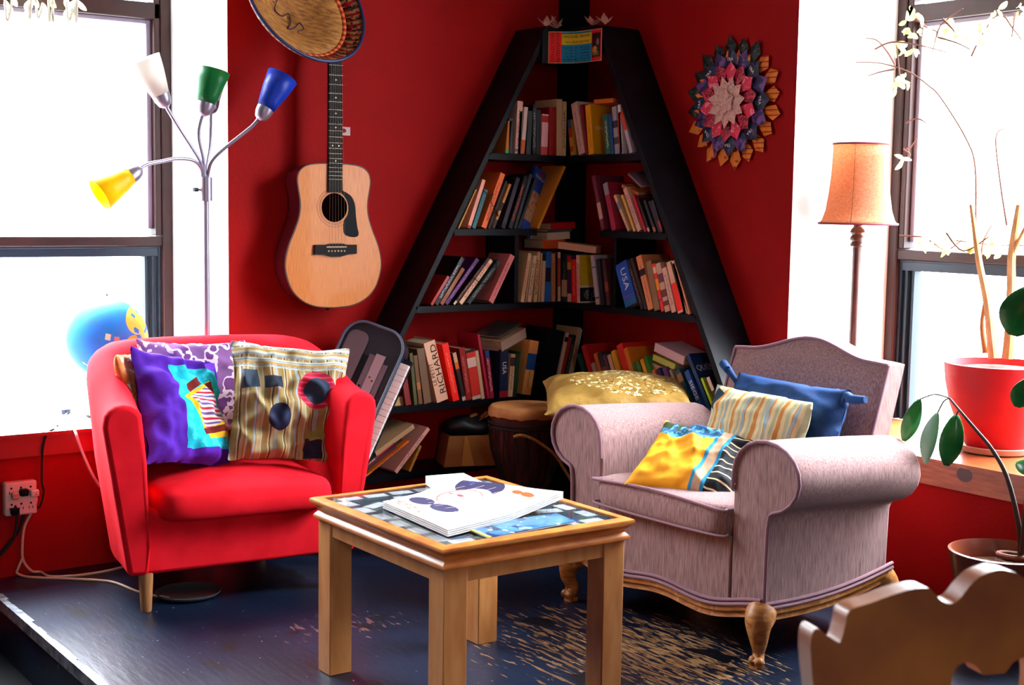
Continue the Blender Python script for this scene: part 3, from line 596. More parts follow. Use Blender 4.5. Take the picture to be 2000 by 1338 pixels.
poly = [(-.264 + .528 * i / N, wave(-.264 + .528 * i / N)) for i in range(N + 1)] + [(.264, .33), (-.264, .33)]
prism(b, poly, -.56, -.001, ax='x'); mk('seat_base', b, MF, ac, bevel=.004)
# T-shaped seat cushion with piping
b = pad(.530, -.52, .035, .322, .412, .022, .003, seed=5, rr=.012)
for v in b.verts: v.co = V((v.co.y, v.co.x, v.co.z - .02 * max(0, -v.co.y) / .5))
sc_ = mk('seat_cushion', b, MF, ac, sub=1, sharp=80)
pb = B(); tube(pb, crv([(-.02, -.258, .402), (.010, -.256, .402), (.034, -.245, .404), (.04, 0, .416), (.034, .245, .404), (.010, .256, .402), (-.02, .258, .402)], 6), .0045, 8)
tube(pb, crv([(.0, -.258, .335), (.032, -.245, .332), (.036, 0, .330), (.032, .245, .332), (0, .258, .335)], 6), .004, 8); mk('piping', pb, MP, sc_)
# camel back, leaning
def backz(y): return .762 + .05 * (0.5 + .5 * cos(min(1, abs(y) / .24) * pi)) if abs(y) < .24 else .762 - .004 * ((abs(y) - .24) / .06)
def bk(y, z, f):          # f 0 front .. 1 rear
    w = .31 - .012 * (z - .3) / .5
    t = (z - .36) / .42
    xf = -.475 - .135 * t + .022 * (1 - (y / .31) ** 2) * sin(pi * min(1, max(0, t)))
    xr = -.575 - .13 * t
    return V((xf + (xr - xf) * f, y, z))
b = B(); NY = 26; NZ = 12
def front(u, v):
    y = -.30 + .60 * u; e = min(1, (1 - abs(u * 2 - 1)) * 12) ** .5
    z = .30 + (backz(y) - .30) * v; te = min(1, (1 - v) * 12) ** .5
    return bk(y, z, .10 * (1 - e * te))
def rear(u, v): 
    y = -.30 + .60 * u; e = min(1, (1 - abs(u * 2 - 1)) * 8) ** .5; z = .30 + (backz(y) - .30) * v
    return bk(y, z, .9 + .1 * e)
grid(b, NY, NZ, front); grid(b, NY, NZ, rear, 0, True)
bb = [v for v in b.verts]; n1 = (NY + 1) * (NZ + 1)
idx = lambda i, j: i * (NZ + 1) + j
edge = [idx(i, 0) for i in range(NY + 1)] + [idx(NY, j) for j in range(1, NZ + 1)] + [idx(i, NZ) for i in range(NY - 1, -1, -1)] + [idx(0, j) for j in range(NZ - 1, 0, -1)]
for k in range(len(edge)):
    a_, c_ = edge[k], edge[(k + 1) % len(edge)]
    b.faces.new((bb[a_], bb[c_], bb[n1 + c_], bb[n1 + a_]))
back = mk('backrest', b, MF, ac, sharp=55)
pb = B(); tube(pb, [front(i / NY, 1) + V((.002, 0, .002)) for i in range(NY + 1)], .0055, 8)
for u in (0, 1): tube(pb, [front(u, j / NZ) + V((.002, 0, 0)) for j in range(NZ + 1)], .0055, 8)
mk('piping', pb, MP, back)
# carved wooden rail and legs
b = B(); M_ = 28
def rail(bm, P, off, h, t):
    for k in range(len(P) - 1): pass
    loft(bm, [[V(p) + V(off) * 0, V(p) + V(off) * t, V(p) + V(off) * t * 1.0 + V((0, 0, -h * .45)), V(p) + V(off) * t * .6 + V((0, 0, -h * .6)), V(p) + V(off) * t * .75 + V((0, 0, -h)), V(p) + V((0, 0, -h))] for p in P])
rail(b, [(-.012, -.385 + .77 * i / M_, wave(-.385 + .77 * i / M_) - .002) for i in range(M_ + 1)], (1, 0, 0), .034, .022)
for s in (-1, 1):
    rail(b, [(-.01 - .53 * i / 12, s * .372, .158 - .012 * sin(pi * i / 12) + .03 * (i / 12) ** 2) for i in range(13)], (0, s, 0), .034, .02)
mk('carved_rail', b, OAK, ac, sharp=35)
pb = B()
for dz, dx in ((.012, .008), (.0, .012)):
    tube(pb, [(dx - .002, -.385 + .77 * i / M_, wave(-.385 + .77 * i / M_) + dz) for i in range(M_ + 1)], .0055, 8)
    for s in (-1, 1): tube(pb, [(.004 - .55 * i / 12, s * (.387 + dx * .3), .160 - .012 * sin(pi * i / 12) + .03 * (i / 12) ** 2 + dz) for i in range(13)], .0055, 8)
mk('lower_piping', pb, MP, ac)
for s in (-1, 1):
    for fx in (0, 1):
        b = B(); x0, y0 = ((.0, .378) if fx == 0 else (-.54, .365)); d = 1 if fx == 0 else -1; zt = .15 if fx == 0 else .165
        pth = crv([(x0 - .015 * d, s * (y0 - .008), zt), (x0 + .010 * d, s * (y0 + .004), zt * .80), (x0 + .012 * d, s * (y0 + .008), zt * .5), (x0 + .000 * d, s * (y0 - .002), .040), (x0 + .012 * d, s * (y0 + .006), .0125)], 6)
        tube(b, pth, [.040, .041, .037, .030, .024, .019, .016, .0165, .020], 16)
        for q in (-1, 1): ball(b, (x0 + .018 * d, s * (y0 + .006) + q * .010, .020), .0135, 10, 8)
        box(b, x0 - .006, x0 + .024, s * y0 - .014, s * y0 + .016, 0, .012)
        leg = mk('leg', b, OAK, ac, sharp=45)
        fb = B(); tube(fb, [p + V((.020 * d * (1 - .4 * i / len(pth)), s * .012, 0)) for i, p in enumerate(pth[:-4])], .006, 8); mk('carved_flute', fb, OAK, leg)

b = B(); rt_ = random.Random(2)
for x, y, l in ((-.06, -.18, .05), (-.10, .06, .035), (-.05, .28, .05), (-.16, .31, .06), (-.30, .34, .05), (-.22, -.05, .04)):
    vs = [b.verts.new(V((x + rt_.uniform(-.006, .006), y + dy, z))) for dy, z in ((0, .15), (.02, .15), (.012, .15 - l * .6), (.006, .15 - l))]; b.faces.new(vs)
mk('torn_lining', b, mat('torn white lining', 'b8a890', .9), ac, smooth=False, solid=.001)
# ---------------------------------------------------------------- scatter cushions
def cush(label, c, r, u, w, h, t, m, seed, wr=.012, ear=.08, fs=7, cat='cushion', sub=1):
    o = mk('scatter_cushion', cushion_bm(w, h, t, 30, wr, seed, ear, fs), m, sharp=120, sub=sub); o.matrix_world = frame(c, r, u)
    return tag(o, label, cat, 'scatter cushions on the chairs')
PUR = mat('purple patchwork cotton', '5220a0', .8, .15, col2='481890', ns=10, bump=.2, bs=120, layers=[
    (('rect', .045, .0, .105, .135, .06), '18b0c4'), (('and', ('rect', .045, .0, .105, .135, .06), ('noise', 45, .55)), '36c4d2'),
    (('or', ('rect', .055, .005, .068, .062, .5), ('rect', .075, -.06, .05, .04, .2)), 'd8b020'),
    (('rect', .06, .0, .055, .058, .5), 'e8d8cc'), (('and', ('rect', .06, .0, .055, .058, .5), ('stripe', 'y', 70, .5)), 'c02848'),
    (('and', ('rect', .06, .0, .055, .058, .5), ('stripe', 'y', 35, .25)), '6a5a98'), (('rect', .10, .03, .012, .06, .35), '6a1c18'), (('rect', .02, .075, .03, .014, .6), '6a1c18'), (('rect', .07, -.075, .05, .01, .2), '6a1c18')])
STR = [(('stripe', 'x', 22, .5, .25), '8c7644'), (('stripe', 'x', 22, .18, .25, .55), '5e3e1a'), (('stripe', 'x', 44, .16, .3, .2), 'b4ae94'), (('stripe', 'x', 15, .14, .3, .7), '8a98a0'), (('stripe', 'x', 30, .1, .2, .4), '9a6a38')]
HSTR = [(('and', ('band', 'y', .105, .3), ('stripe', 'y', 40, .5, .2)), 'c8c4a8'), (('and', ('band', 'y', .105, .3), ('stripe', 'y', 55, .3, .2)), '8a98a0'), (('and', ('band', 'y', .105, .3), ('stripe', 'y', 25, .2, .2)), 'a8844a')]
KHA = mat('striped khaki patchwork', 'a4946a', .7, .2, bump=.15, bs=90, layers=STR + HSTR + [
    (('rect', -.135, .065, .026, .030, .08), '2e3c4c'), (('rect', -.065, .055, .028, .020, .05), '1c2434'), (('ell', .075, .04, .058, .062), 'b01838'),
    (('and', ('ell', .075, .04, .058, .062), ('stripe', 'y', 60, .25, .6)), 'd04860'), (('ell', .077, .038, .038, .042), '2c3a50'),
    (('ell', -.045, -.055, .036, .042), '1a1e3a'), (('rect', .075, -.145, .030, .030, .03), '20243c'), (('rect', .095, -.095, .045, .014, .35), '8c8640')])
LEO = mat('purple white print', '7a5288', .8, .15, layers=[(('noise', 18, .5), 'dcc8dc'), (('noise', 18, .58), '6a3c78')])
ORG = mat('orange floral print', 'd89860', .8, .15, col2='b8602c', ns=25, layers=[(('noise', 30, .58), 'e8d0b0')])
cush('purple patchwork cushion with a turquoise square on the red armchair', (-1.848, -.43, .562), (.88, .34, -.22), (-.24, .33, .91), .355, .375, .12, PUR, 3, .024)
cush('khaki striped cushion with round dark patches on the red armchair', (-1.522, -.512, .572), (.94, -.22, -.10), (.01, .32, .94), .385, .385, .09, KHA, 8, .032)
cush('purple and white print cushion standing behind the purple patchwork one', (-1.74, -.27, .60), (.98, .0, -.05), (0, .25, .95), .38, .33, .08, LEO, 12, .012)
cush('orange floral cushion wedged against the inner wall of the red armchair', (-1.955, -.345, .60), (.62, .78, 0), (-.10, .15, .95), .24, .30, .07, ORG, 21, .010)
YEL = mat('yellow and navy wax print', 'e8a018', .75, .2, col2='d88a10', ns=8, bump=.15, bs=80, layers=[
    (('rect', .125, 0, .06, .3), '14141c'), (('and', ('rect', .125, 0, .06, .3), ('stripe', 'y', 34, .16, .5)), 'd8c090'), (('rect', .052, 0, .018, .3), 'a88468'),
    (('rect', .070, 0, .005, .3), '1878a0'), (('rect', .034, 0, .005, .3), '1878a0'),
    (('and', ('ell', -.06, .105, .10, .05), ('noise', 20, .40)), '1c4a70'), (('and', ('ell', -.06, .105, .10, .05), ('noise', 60, .55)), '4a90a8'), (('and', ('ell', -.10, .13, .06, .035), ('noise', 28, .5)), '2a3a20')])
BEI = mat('wavy striped beige cotton', 'cbb88c', .8, .15, bump=.1, bs=80, layers=[
    (('stripe', 'x', 24, .30, .8), 'b87c40'), (('stripe', 'x', 24, .25, .8, .4), 'a4a484'), (('stripe', 'x', 12, .12, .8, .8), '8ca0a4'), (('band', 'y', -.3, -.045), 'c89a62'), (('and', ('band', 'y', -.3, -.045), ('noise', 30, .55)), 'a87a48'),
    (('rect', -.165, .10, .02, .03, -.4), '24343c')])
BLU = mat('navy blue cotton', '143a6c', .75, .2, col2='0e2c56', ns=10, bump=.2, bs=100)
cush('yellow and navy wax print cushion lying on the mauve armchair seat', (-.735, -1.545, .472), (.42, -.90, -.10), (.80, .30, .48), .33, .31, .09, YEL, 31, .014)
cush('beige wavy striped cushion in front of the blue one', (-.545, -1.580, .528), (.04, -1, -.02), (.30, 0, .95), .38, .29, .10, BEI, 44, .008, .02)
bc = cush('navy blue cushion with corner ties against the mauve backrest', (-.440, -1.590, .556), (.02, -1, -.02), (.30, 0, .95), .45, .30, .13, BLU, 52, .010, .05)
for s, q in ((-1, -.045), (1, .03)):
    b = B()
    p0 = V((s * .205, .105, 0)); 
    pts = crv([p0, p0 + V((s * .02, .025, .02)), p0 + V((s * .055, .035 - .02 * s, .035)), p0 + V((s * (.075 + q), .03 - .01 * s, .04))], 5)
    tube(b, pts, [.010, .009, .013, .014, .010], 10); ball(b, p0, .016, 10, 8); mk('corner_tie', b, BLU, bc)
GLD = mat('gold embroidered satin', 'a88440', .4, .4, col2='8a682c', ns=14, bump=1.0, bs=42, layers=[(('and', ('noise', 60, .57), ('ell', .03, .02, .20, .14)), 'dccc9c'), (('and', ('noise', 75, .62, (1, 1, 1), 4), ('ell', .03, .02, .20, .14)), '5a4a18')])
cush('large gold embroidered cushion lying on the drum head', (-.435, -.835, .548), (.81, -.58, -.02), (.52, .72, .16), .52, .38, .15, GLD, 61, .008, .05)
# ---------------------------------------------------------------- coffee table
MAP = mat('blond maple', 'c98a50', .42, .4, col2='b06c34', ns=7, nst=(5, 5, 1), nlo=.3, nhi=.7, coat=.15)
MAP2 = mat('orange stained moulding', 'd08038', .35, .5, col2='b8642a', ns=10, nst=(2, 2, 6), coat=.3)
COL_ = mat('blue green collage paper', '2c4250', .7, .2, col2='1a2a34', ns=9, layers=[(('noise', 11, .58), '3c5a54'), (('noise', 8, .60, (1, 1, 1), 4), '2c4a86')])
SLIP = mat('white paper slips', 'd2d6d8', .8, .1, col2='b8c0c6', ns=20)
tx0, tx1, ty0, ty1, tz = -1.858, -1.303, -1.932, -1.303, .455
ct = thing('coffee_table', 'square maple coffee table with paper collage under glass', 'table', ((tx0 + tx1) / 2, (ty0 + ty1) / 2, 0))
hw, hd = (tx1 - tx0) / 2, (ty1 - ty0) / 2
def ringprof(prof, inn):     # moulded rectangular frame: profile (outset, z)
    return [[(sx * (hw + o), sy * (hd + o), z) for o, z in prof] for sx, sy in ((-1, -1), (1, -1), (1, 1), (-1, 1))]
prof = [(-.026, .446), (-.026, .4545), (-.008, .455), (0, .452), (.002, .446), (-.001, .440), (-.006, .437), (-.014, .428), (-.016, .420), (-.010, .414), (-.006, .409), (-.007, .403), (-.014, .400), (-.03, .400)]
b = B(); R = ringprof(prof, 0); loft(b, R + [R[0]], False, False); bmesh.ops.remove_doubles(b, verts=b.verts[:], dist=1e-5)
for f in b.faces: pass
mk('moulded_top_frame', b, MAP2, ct, sharp=50)
b = B(); box(b, -hw + .026, hw - .026, -hd + .026, hd - .026, .425, .449); cp = mk('collage_panel', b, COL_, ct, smooth=False)
b = B(); rnd = random.Random(7)
def slip(cx, cy, w, h, a, z=.4494):
    M = Matrix.Translation((cx, cy, z)) @ Matrix.Rotation(a, 4, 'Z')
    box(b, -w / 2, w / 2, -h / 2, h / 2, 0, .0004, M=M)
n = 6
for i in range(n):
    t = -1 + 2 * (i + .5) / n
    slip(-hw + .055, t * (hd - .06), .034, .058, rnd.uniform(-.1, .1)); slip(hw - .055, t * (hd - .06) + .02, .034, .06, rnd.uniform(-.1, .1))
    slip(t * (hw - .05), hd - .055, .06, .034, rnd.uniform(-.1, .1)); slip(t * (hw - .05), -hd + .055, .06, .034, rnd.uniform(-.1, .1))
for x, y, w, h, a in ((-.17, .16, .07, .035, .4), (-.12, .09, .05, .04, 1.1), (-.05, .2, .08, .03, -.3), (-.18, .02, .05, .035, .9), (.12, .02, .08, .035, .5), (.16, -.12, .07, .04, -.2), (-.16, -.12, .06, .04, .2), (.05, -.22, .07, .03, .3), (.17, .15, .06, .045, .8), (-.08, -.2, .09, .02, -.5), (.02, .12, .05, .05, .2), (.1, .22, .04, .06, .4)):
    slip(x, y, w, h, a)
mk('paper_slips', b, SLIP, cp, smooth=False)
b = B(); box(b, -hw + .0265, hw - .0265, -hd + .0265, hd - .0265, .4502, .4535); mk('glass_top', b, glass_mat('table glass'), ct, smooth=False)
for nm, (a0, a1, c0, c1) in (('apron', (-hw + .02, hw - .02, -hd + .020, -hd + .038)), ('apron', (-hw + .02, hw - .02, hd - .038, hd - .020)), ('apron', (-hw + .02, -hw + .038, -hd + .038, hd - .038)), ('apron', (hw - .038, hw - .02, -hd + .038, hd - .038))):
    b = B(); box(b, a0, a1, c0, c1, .365, .402); mk(nm, b, MAP, ct, smooth=False)
for sx in (-1, 1):
    for sy in (-1, 1):
        b = B(); x, y = sx * (hw - .048), sy * (hd - .048); box(b, x - .0315, x + .0315, y - .0315, y + .0315, 0, .402); mk('leg', b, MAP, ct, bevel=.002)
# papers and magazines on the table top
PAP = mat('bright newsprint', 'e9e6e4', .8, .1, col2='dcd8d6', ns=12)
NWS = mat('newspaper front page', 'eeebe8', .75, .15, layers=[
    (('and', ('ell', -.085, .10, .075, .060), ('not', ('ell', -.04, .045, .055, .055))), '2a2444'), (('ell', -.075, -.072, .045, .028), '2e2848'), (('ell', .018, -.060, .05, .030), '322c4c'),
    (('and', ('ell', -.05, .02, .062, .060), ('not', ('ell', -.046, .02, .056, .054))), 'a86a60'), (('ell', -.058, .028, .016, .007), '8a3a3a'), (('ell', -.09, .02, .012, .005), '8a5a6a'),
    (('and', ('rect', -.05, -.125, .085, .016), ('noise', 60, .50)), 'a86a5a'), (('ell', .049, .159, .024, .014), '8a4a14'), (('ell', .016, .150, .018, .012), '8a4a14'),
    (('and', ('rect', -.15, .14, .035, .05), ('noise', 90, .55, (1, 3, 1))), '4a50a0'), (('and', ('ell', -.03, .03, .10, .10), ('stripe', 'x', 28, .06, .8)), 'b89aa8'), (('and', ('rect', .09, .02, .03, .10), ('noise', 120, .56, (3, 1, 1))), 'b8b4c8')])
MQ = [[(-1.523, -1.327, 0.479), (-1.624, -1.698, 0.479), (-1.48, -1.697, 0.479), (-1.412, -1.344, 0.479)], [(-1.768, -1.52, 0.466), (-1.791, -1.851, 0.466), (-1.386, -1.755, 0.466), (-1.527, -1.467, 0.466)], [(-1.715, -1.8, 0.458), (-1.721, -1.913, 0.458), (-1.452, -1.89, 0.458), (-1.44, -1.795, 0.458)]]
def sheetstack(name, label, cat, quad, z, hts, m, mtop, wav=.0, lift=0):
    """folded sheets: quad corners in the room, built as gently waved leaves"""
    c = sum((V(q) for q in quad), V()) / 4; r = (V(quad[1]) - V(quad[0])); r.z = 0; u = (V(quad[3]) - V(quad[0])); u.z = 0
    M = frame((c.x, c.y, z), r, u); Mi = M.inverted(); Q = [Mi @ V((q[0], q[1], z)) for q in quad]
    o = thing(name, label, cat, M=M); z0 = 0
    for k, h in enumerate(hts):
        top = k == len(hts) - 1; b = B(); off = V((noise.noise(V((k, 1, 2))) * .014, noise.noise(V((k, 5, 2))) * .012, 0)) if not top else V()
        def f(u_, v_, zz):
            p = Q[0].lerp(Q[1], u_).lerp(Q[3].lerp(Q[2], u_), v_) + off
            return V((p.x, p.y, zz + wav * (k + 1) * (.5 + .5 * noise.noise(V((p.x * 7, p.y * 7, 1)))) + lift * max(0, (v_ - .45) / .55) ** 1.2))
        grid(b, 14, 10, lambda a, c_: f(a, c_, z0 + h)); grid(b, 14, 10, lambda a, c_: f(a, c_, z0), 0, True)
        E_ = [e for e in b.edges if len(e.link_faces) == 1]
        bmesh.ops.bridge_loops(b, edges=E_)
        mk('top_sheet' if top else 'sheets', b, mtop if top else m, o, sharp=50); z0 += h + .0012
    return o
sheetstack('folded_newspaper', 'folded newspaper with a large portrait illustration on the coffee table', 'newspaper', MQ[1], .4556, (.003, .003, .003, .002), PAP, NWS, .0016, .024)
PB = mat('white booklet cover', 'f1eeee', .6, .2, layers=[(('rect', -.074, .005, .026, .015), '4a2a66'), (('rect', -.074, .005, .021, .011), 'c86a78')])
sheetstack('paper_pile', 'pile of white booklets at the back of the coffee table', 'booklets', MQ[0], .4552, (.005, .005, .005, .004), PAP, PB, .0003)
MAG = mat('glossy blue magazine', '1c5c98', .3, .5, col2='5a90b8', ns=14, coat=.4, layers=[(('noise', 22, .60), '1c3468'), (('rect', .0, -.08, .022, .012), '14203c'), (('band', 'y', -.2, -.126), 'd8c83c'), (('noise', 40, .66), 'e8eef4')])
sheetstack('magazine', 'glossy blue magazine poking out under the newspaper', 'magazine', MQ[2], .4552, (.0012, .0010), PAP, MAG, .0)
# ---------------------------------------------------------------- A-shaped corner bookcase
bcse = thing('corner_bookcase', 'black A-shaped bookcase fitted into the corner of two red walls', 'bookcase')
D_ = .2
pxl = lambda z: -.302 - .555 * (1.874 - z)
pyr = lambda z: -.405 - .56 * (1.852 - z)
t_ = .026
b = B(); prism(b, [(pxl(1.885), 1.885), (pxl(0), 0), (pxl(0) + t_, 0), (pxl(1.885) + t_, 1.885)], -D_, -.001, ax='y'); mk('side_panel', b, BLK, bcse, bevel=.002)
b = B(); prism(b, [(pyr(1.878), 1.878), (pyr(0), 0), (pyr(0) + t_, 0), (pyr(1.878) + t_, 1.878)], -D_, -.001, ax='x'); mk('side_panel', b, BLK, bcse, bevel=.002)
def Lshelf(z, th=.024):
    xl, yr = pxl(z - th / 2) + t_ * .8, pyr(z - th / 2) + t_ * .8
    b = B(); prism(b, [(xl, -.001), (xl, -D_), (-D_, -D_), (-D_, yr), (-.001, yr), (-.001, -.001)], z - th, z); return b
ZS = {1: 1.40, 2: 1.118, 3: .838, 4: .478, 5: .232}
for k in (1, 3, 4, 5): mk('shelf', Lshelf(ZS[k]), BLK, bcse, smooth=False)
b = B(); box(b, pxl(ZS[2]) + .02, -.325, -D_, -.001, ZS[2] - .024, ZS[2]); mk('shelf', b, BLK, bcse, smooth=False)
b = B(); box(b, -D_, -.001, pyr(ZS[2]) + .02, -.425, ZS[2] - .024, ZS[2]); mk('shelf', b, BLK, bcse, smooth=False)
b = B(); box(b, -.425, -.407, -D_ + .004, -.001, ZS[3], ZS[2] - .024); mk('divider', b, BLK, bcse, smooth=False)
b = B(); box(b, -D_ + .004, -.001, -.520, -.505, ZS[3], ZS[2] - .024); mk('divider', b, BLK, bcse, smooth=False)
mk('top_board', Lshelf(1.88, .03), BLK, bcse, smooth=False)
b = B(); box(b, pxl(1.80) + .02, -D_ - .001, -D_ - .012, -D_ + .004, 1.742, 1.865); mk('fascia_board', b, BLK, bcse, smooth=False)
b = B(); box(b, -D_ - .012, -D_ + .004, pyr(1.80) + .02, -D_ + .004, 1.742, 1.865); mk('fascia_board', b, BLK, bcse, smooth=False)
# ---------------------------------------------------------------- books
PG = mat('book pages', 'c8b494', .85, .1, col2='a89070', ns=160, nst=(1, .05, .05))
def cov(c): return mat('cover ' + c, c, .45, .35, coat=.1)
def inkm(c, i): return mat('lettered ' + c + i, c, .45, .35, layers=[(('and', ('band', 'x', -.0042, .0042), ('noise', 150, .52, (.9, 1, 1.8))), i)])
WH = {1: ('top shelf', 'top shelf'), 2: ('second shelf on the guitar side', 'second shelf on the rosette side'), 3: ('third shelf on the guitar side', 'third shelf on the rosette side'),
      4: ('fourth shelf behind the drum', 'fourth shelf behind the gold cushion'), 5: ('bottom shelf', 'bottom shelf')}
WHT_INK = mat('white ink', 'ece8e6', .6); BLK_INK = mat('black ink', '0c0a0c', .6); RX = Matrix.Rotation(pi / 2, 4, 'X')
def book(row):
    s, w, u, lean, t, h, dep, col, ink, desc, bands = row
    t = max(t - .0012, .005); z = ZS[s] + abs(sin(lean)) * t / 2 + .0006
    o_ = B(); bt = min(.0022, t * .2)
    cuts = sorted({0., 1.} | {a for a, c_, _ in bands} | {c_ for a, c_, _ in bands} | ({.14, .84} if ink and h * .5 > .03 else set()))
    ms = [cov(col)]; key = {}
    def mi(f0, f1):
        c_ = (f0 + f1) / 2; cc = col
        for a, e, q in bands:
            if a <= c_ <= e: cc = q
        k = (cc, bool(ink) and .14 <= c_ <= .84 and cc == col)
        if k not in key:
            key[k] = len(ms); ms.append(inkm(cc, ink) if k[1] else cov(cc))
        return key[k]
    for a, c_ in zip(cuts, cuts[1:]): box(o_, -t / 2, t / 2, 0, bt, a * h, c_ * h, mi(a, c_))
    box(o_, -t / 2, -t / 2 + bt, bt, dep, 0, h); box(o_, t / 2 - bt, t / 2, bt, dep, 0, h)
    o = mk('book', o_, ms, smooth=False)
    b = B(); box(b, -t / 2 + bt, t / 2 - bt, bt, dep - .004, .003, h - .003); mk('page_block', b, PG, o, smooth=False)
    if w == 'L': o.location = (u, -.196, z); o.rotation_euler = (0, lean, 0)
    else: o.location = (-.196, -u, z); o.rotation_euler = (0, lean, -pi / 2)
    wh = WH[s][0 if w == 'L' else 1]
    tag(o, (desc + ' on the ' + wh), 'book', 'books on the ' + WH[s][0].split(' on ')[0].split(' behind')[0])
    def sp(txt, size, m, zc, xo=0, a=-pi / 2, sx=1):
        lettering(txt, size, m, o, Matrix.Translation((xo, -.0006, zc)) @ RX @ Matrix.Rotation(a, 4, 'Z'), sx=sx)
    SD = Matrix(((0, 0, 1, 0), (1, 0, 0, 0), (0, 1, 0, 0), (0, 0, 0, 1)))
    if 'thick blue guide' in desc: sp('USA', .040, WHT_INK, h * .62, .002, sx=1.15)
    if 'navy guide' in desc: sp('USA', .026, WHT_INK, h * .62)
    if 'RICHARD' in desc: sp('RICHARD', .036, BLK_INK, h * .53, .011, pi / 2, 1.25); sp('LE PETIT', .021, BLK_INK, h * .47, -.015, pi / 2, 1.1)
    if 'SIEGE' in desc: sp('SIEGE', .021, WHT_INK, h * .60, sx=1.5)
    if 'QUEBEC' in desc:
        o['label'] = 'large navy book lettered QUEBEC on the fourth shelf behind the gold cushion'
        lettering('QUÉBEC', .030, mat('pale grey ink', 'b8bcc8', .6), o, Matrix.Translation((t / 2 + .0004, .065, h * .78)) @ SD)
    if 'bright yellow' in desc: lettering('ON', .022, mat('pale yellow ink', 'f0dca8', .6), o, Matrix.Translation((t / 2 + .0004, .035, h * .52)) @ SD)
    if 'against yellow cover' in desc:
        b = B(); box(b, t / 2, t / 2 + .0008, 0, dep, 0, h)
        mk('cover_face', b, mat('yellow photo cover', 'c8a81c', .45, .35, col2='b0901a', ns=20, layers=[(('band', 'z', 0, .066), 'd8c8b0'), (('band', 'z', .005, .058), '141418'), (('and', ('band', 'z', .01, .05), ('ell', .05, .032, .03, .022, 'yz'), ('noise', 60, .5)), '6a6a74')]), o, smooth=False)
    if 'black folder' in desc and 'crimson' in desc: pass
    return o
for row in BOOKS: book(row)
def slab(name, label, cat, c, rot, w, d, t, col, grp, pages='c8b494', edge=None):
    o = thing(name, label, cat, c, rot, grp); bt = min(.002, t * .15)
    b = B(); box(b, -w / 2, w / 2, -d / 2, d / 2, 0, bt); box(b, -w / 2, w / 2, -d / 2, d / 2, t - bt, t); box(b, -w / 2, w / 2, -d / 2, -d / 2 + bt, bt, t - bt, 1)
    mk('cover', b, [cov(col), cov(edge or col)], o, smooth=False)
    b = B(); box(b, -w / 2 + .002, w / 2 - .002, -d / 2 + bt, d / 2 - .002, bt, t - bt); mk('page_block', b, mat('pages ' + pages, pages, .85, .1, col2='a89070', ns=160, nst=(.05, .05, 1)), o, smooth=False)
    return o
SL = 'books lying flat on the others'
# flat pile in the middle of the third shelf
slab('book', 'orange and black book lying on the upright books of the third shelf', 'book', (-.232, -.125, 1.044), (0, -.02, 0), .105, .13, .034, 'b8481c', SL)
slab('book', 'cream paperback lying slanted beside the orange and black book', 'book', (-.122, -.215, 1.036), (0, .10, -.95), .155, .12, .026, 'd8a888', SL, edge='d8a888')
slab('book', 'white book lying on top of the orange and black one', 'book', (-.215, -.125, 1.079), (0, -.05, .05), .115, .13, .028, 'c8b49c', SL)
slab('book', 'thin grey green book in the pile under the red one', 'book', (-.205, -.125, 1.109), (0, -.03, 0), .12, .13, .009, '3a4a48', SL)
slab('book', 'red book topping the flat pile on the third shelf', 'book', (-.192, -.125, 1.119), (0, -.05, .03), .122, .13, .025, 'a8101a', SL)
slab('book', 'orange book lying across the tops on the top shelf', 'book', (-.12, -.406, 1.588), (-.06, 0, -pi / 2), .115, .12, .016, 'c0601c', SL)
slab('book', 'flat brown orange book resting on the second shelf books', 'book', (-.12, -.57, 1.270), (.10, .30, -pi / 2), .10, .12, .012, 'a85a24', SL)
slab('book', 'grey mauve booklet on top of the flat brown orange book', 'book', (-.12, -.591, 1.308), (.15, .55, -pi / 2), .09, .11, .009, '7a606c', SL)
slab('book', 'thick beige book lying slanted over the navy guide', 'book', (-.425, -.115, .678), (.02, -.27, .30), .16, .13, .040, 'b09070', SL, edge='c8a894')
slab('book', 'thin grey folder lying on the slanted thick beige book', 'book', (-.43, -.10, .728), (.02, -.30, .30), .15, .12, .006, '4a4440', SL)
slab('book', 'thick book with pink page edges lying above the navy book', 'book', (-.115, -.801, .675), (0, .22, -pi / 2), .16, .13, .032, 'c89aa0', SL, pages='d8b4b0', edge='d8a8a8')
slab('book', 'yellow and white book lying under the pink edged one', 'book', (-.115, -.775, .648), (0, .20, -pi / 2), .12, .13, .022, 'b8a840', SL, edge='c8b850')
slab('book', 'tan book lying at the bottom of the fourth shelf pile', 'book', (-.115, -.749, .620), (0, .20, -pi / 2), .13, .13, .022, 'b88858', SL, edge='c09064')
slab('book', 'open backed beige book lying on the heap on the bottom shelf', 'book', (-.945, -.125, .350), (.04, -.46, .1), .19, .13, .018, 'a8805c', SL)
slab('book', 'dark paperback with pale lettering under the beige book', 'book', (-.985, -.125, .312), (0, -.46, .05), .17, .13, .022, '14161a', SL)
slab('book', 'dark red tipped paperback in the bottom shelf heap', 'book', (-1.01, -.125, .285), (0, -.50, .05), .17, .13, .020, '2a1a20', SL, edge='5a2028')
b = B(); box(b, -.018, .018, -.03, .03, 0, .032); tag(mk('small_box', b, mat('tan card', 'b08858', .8), loc=(-.92, -.15, .4785), smooth=False), 'small tan carton at the keyboard end of the fourth shelf', 'box')
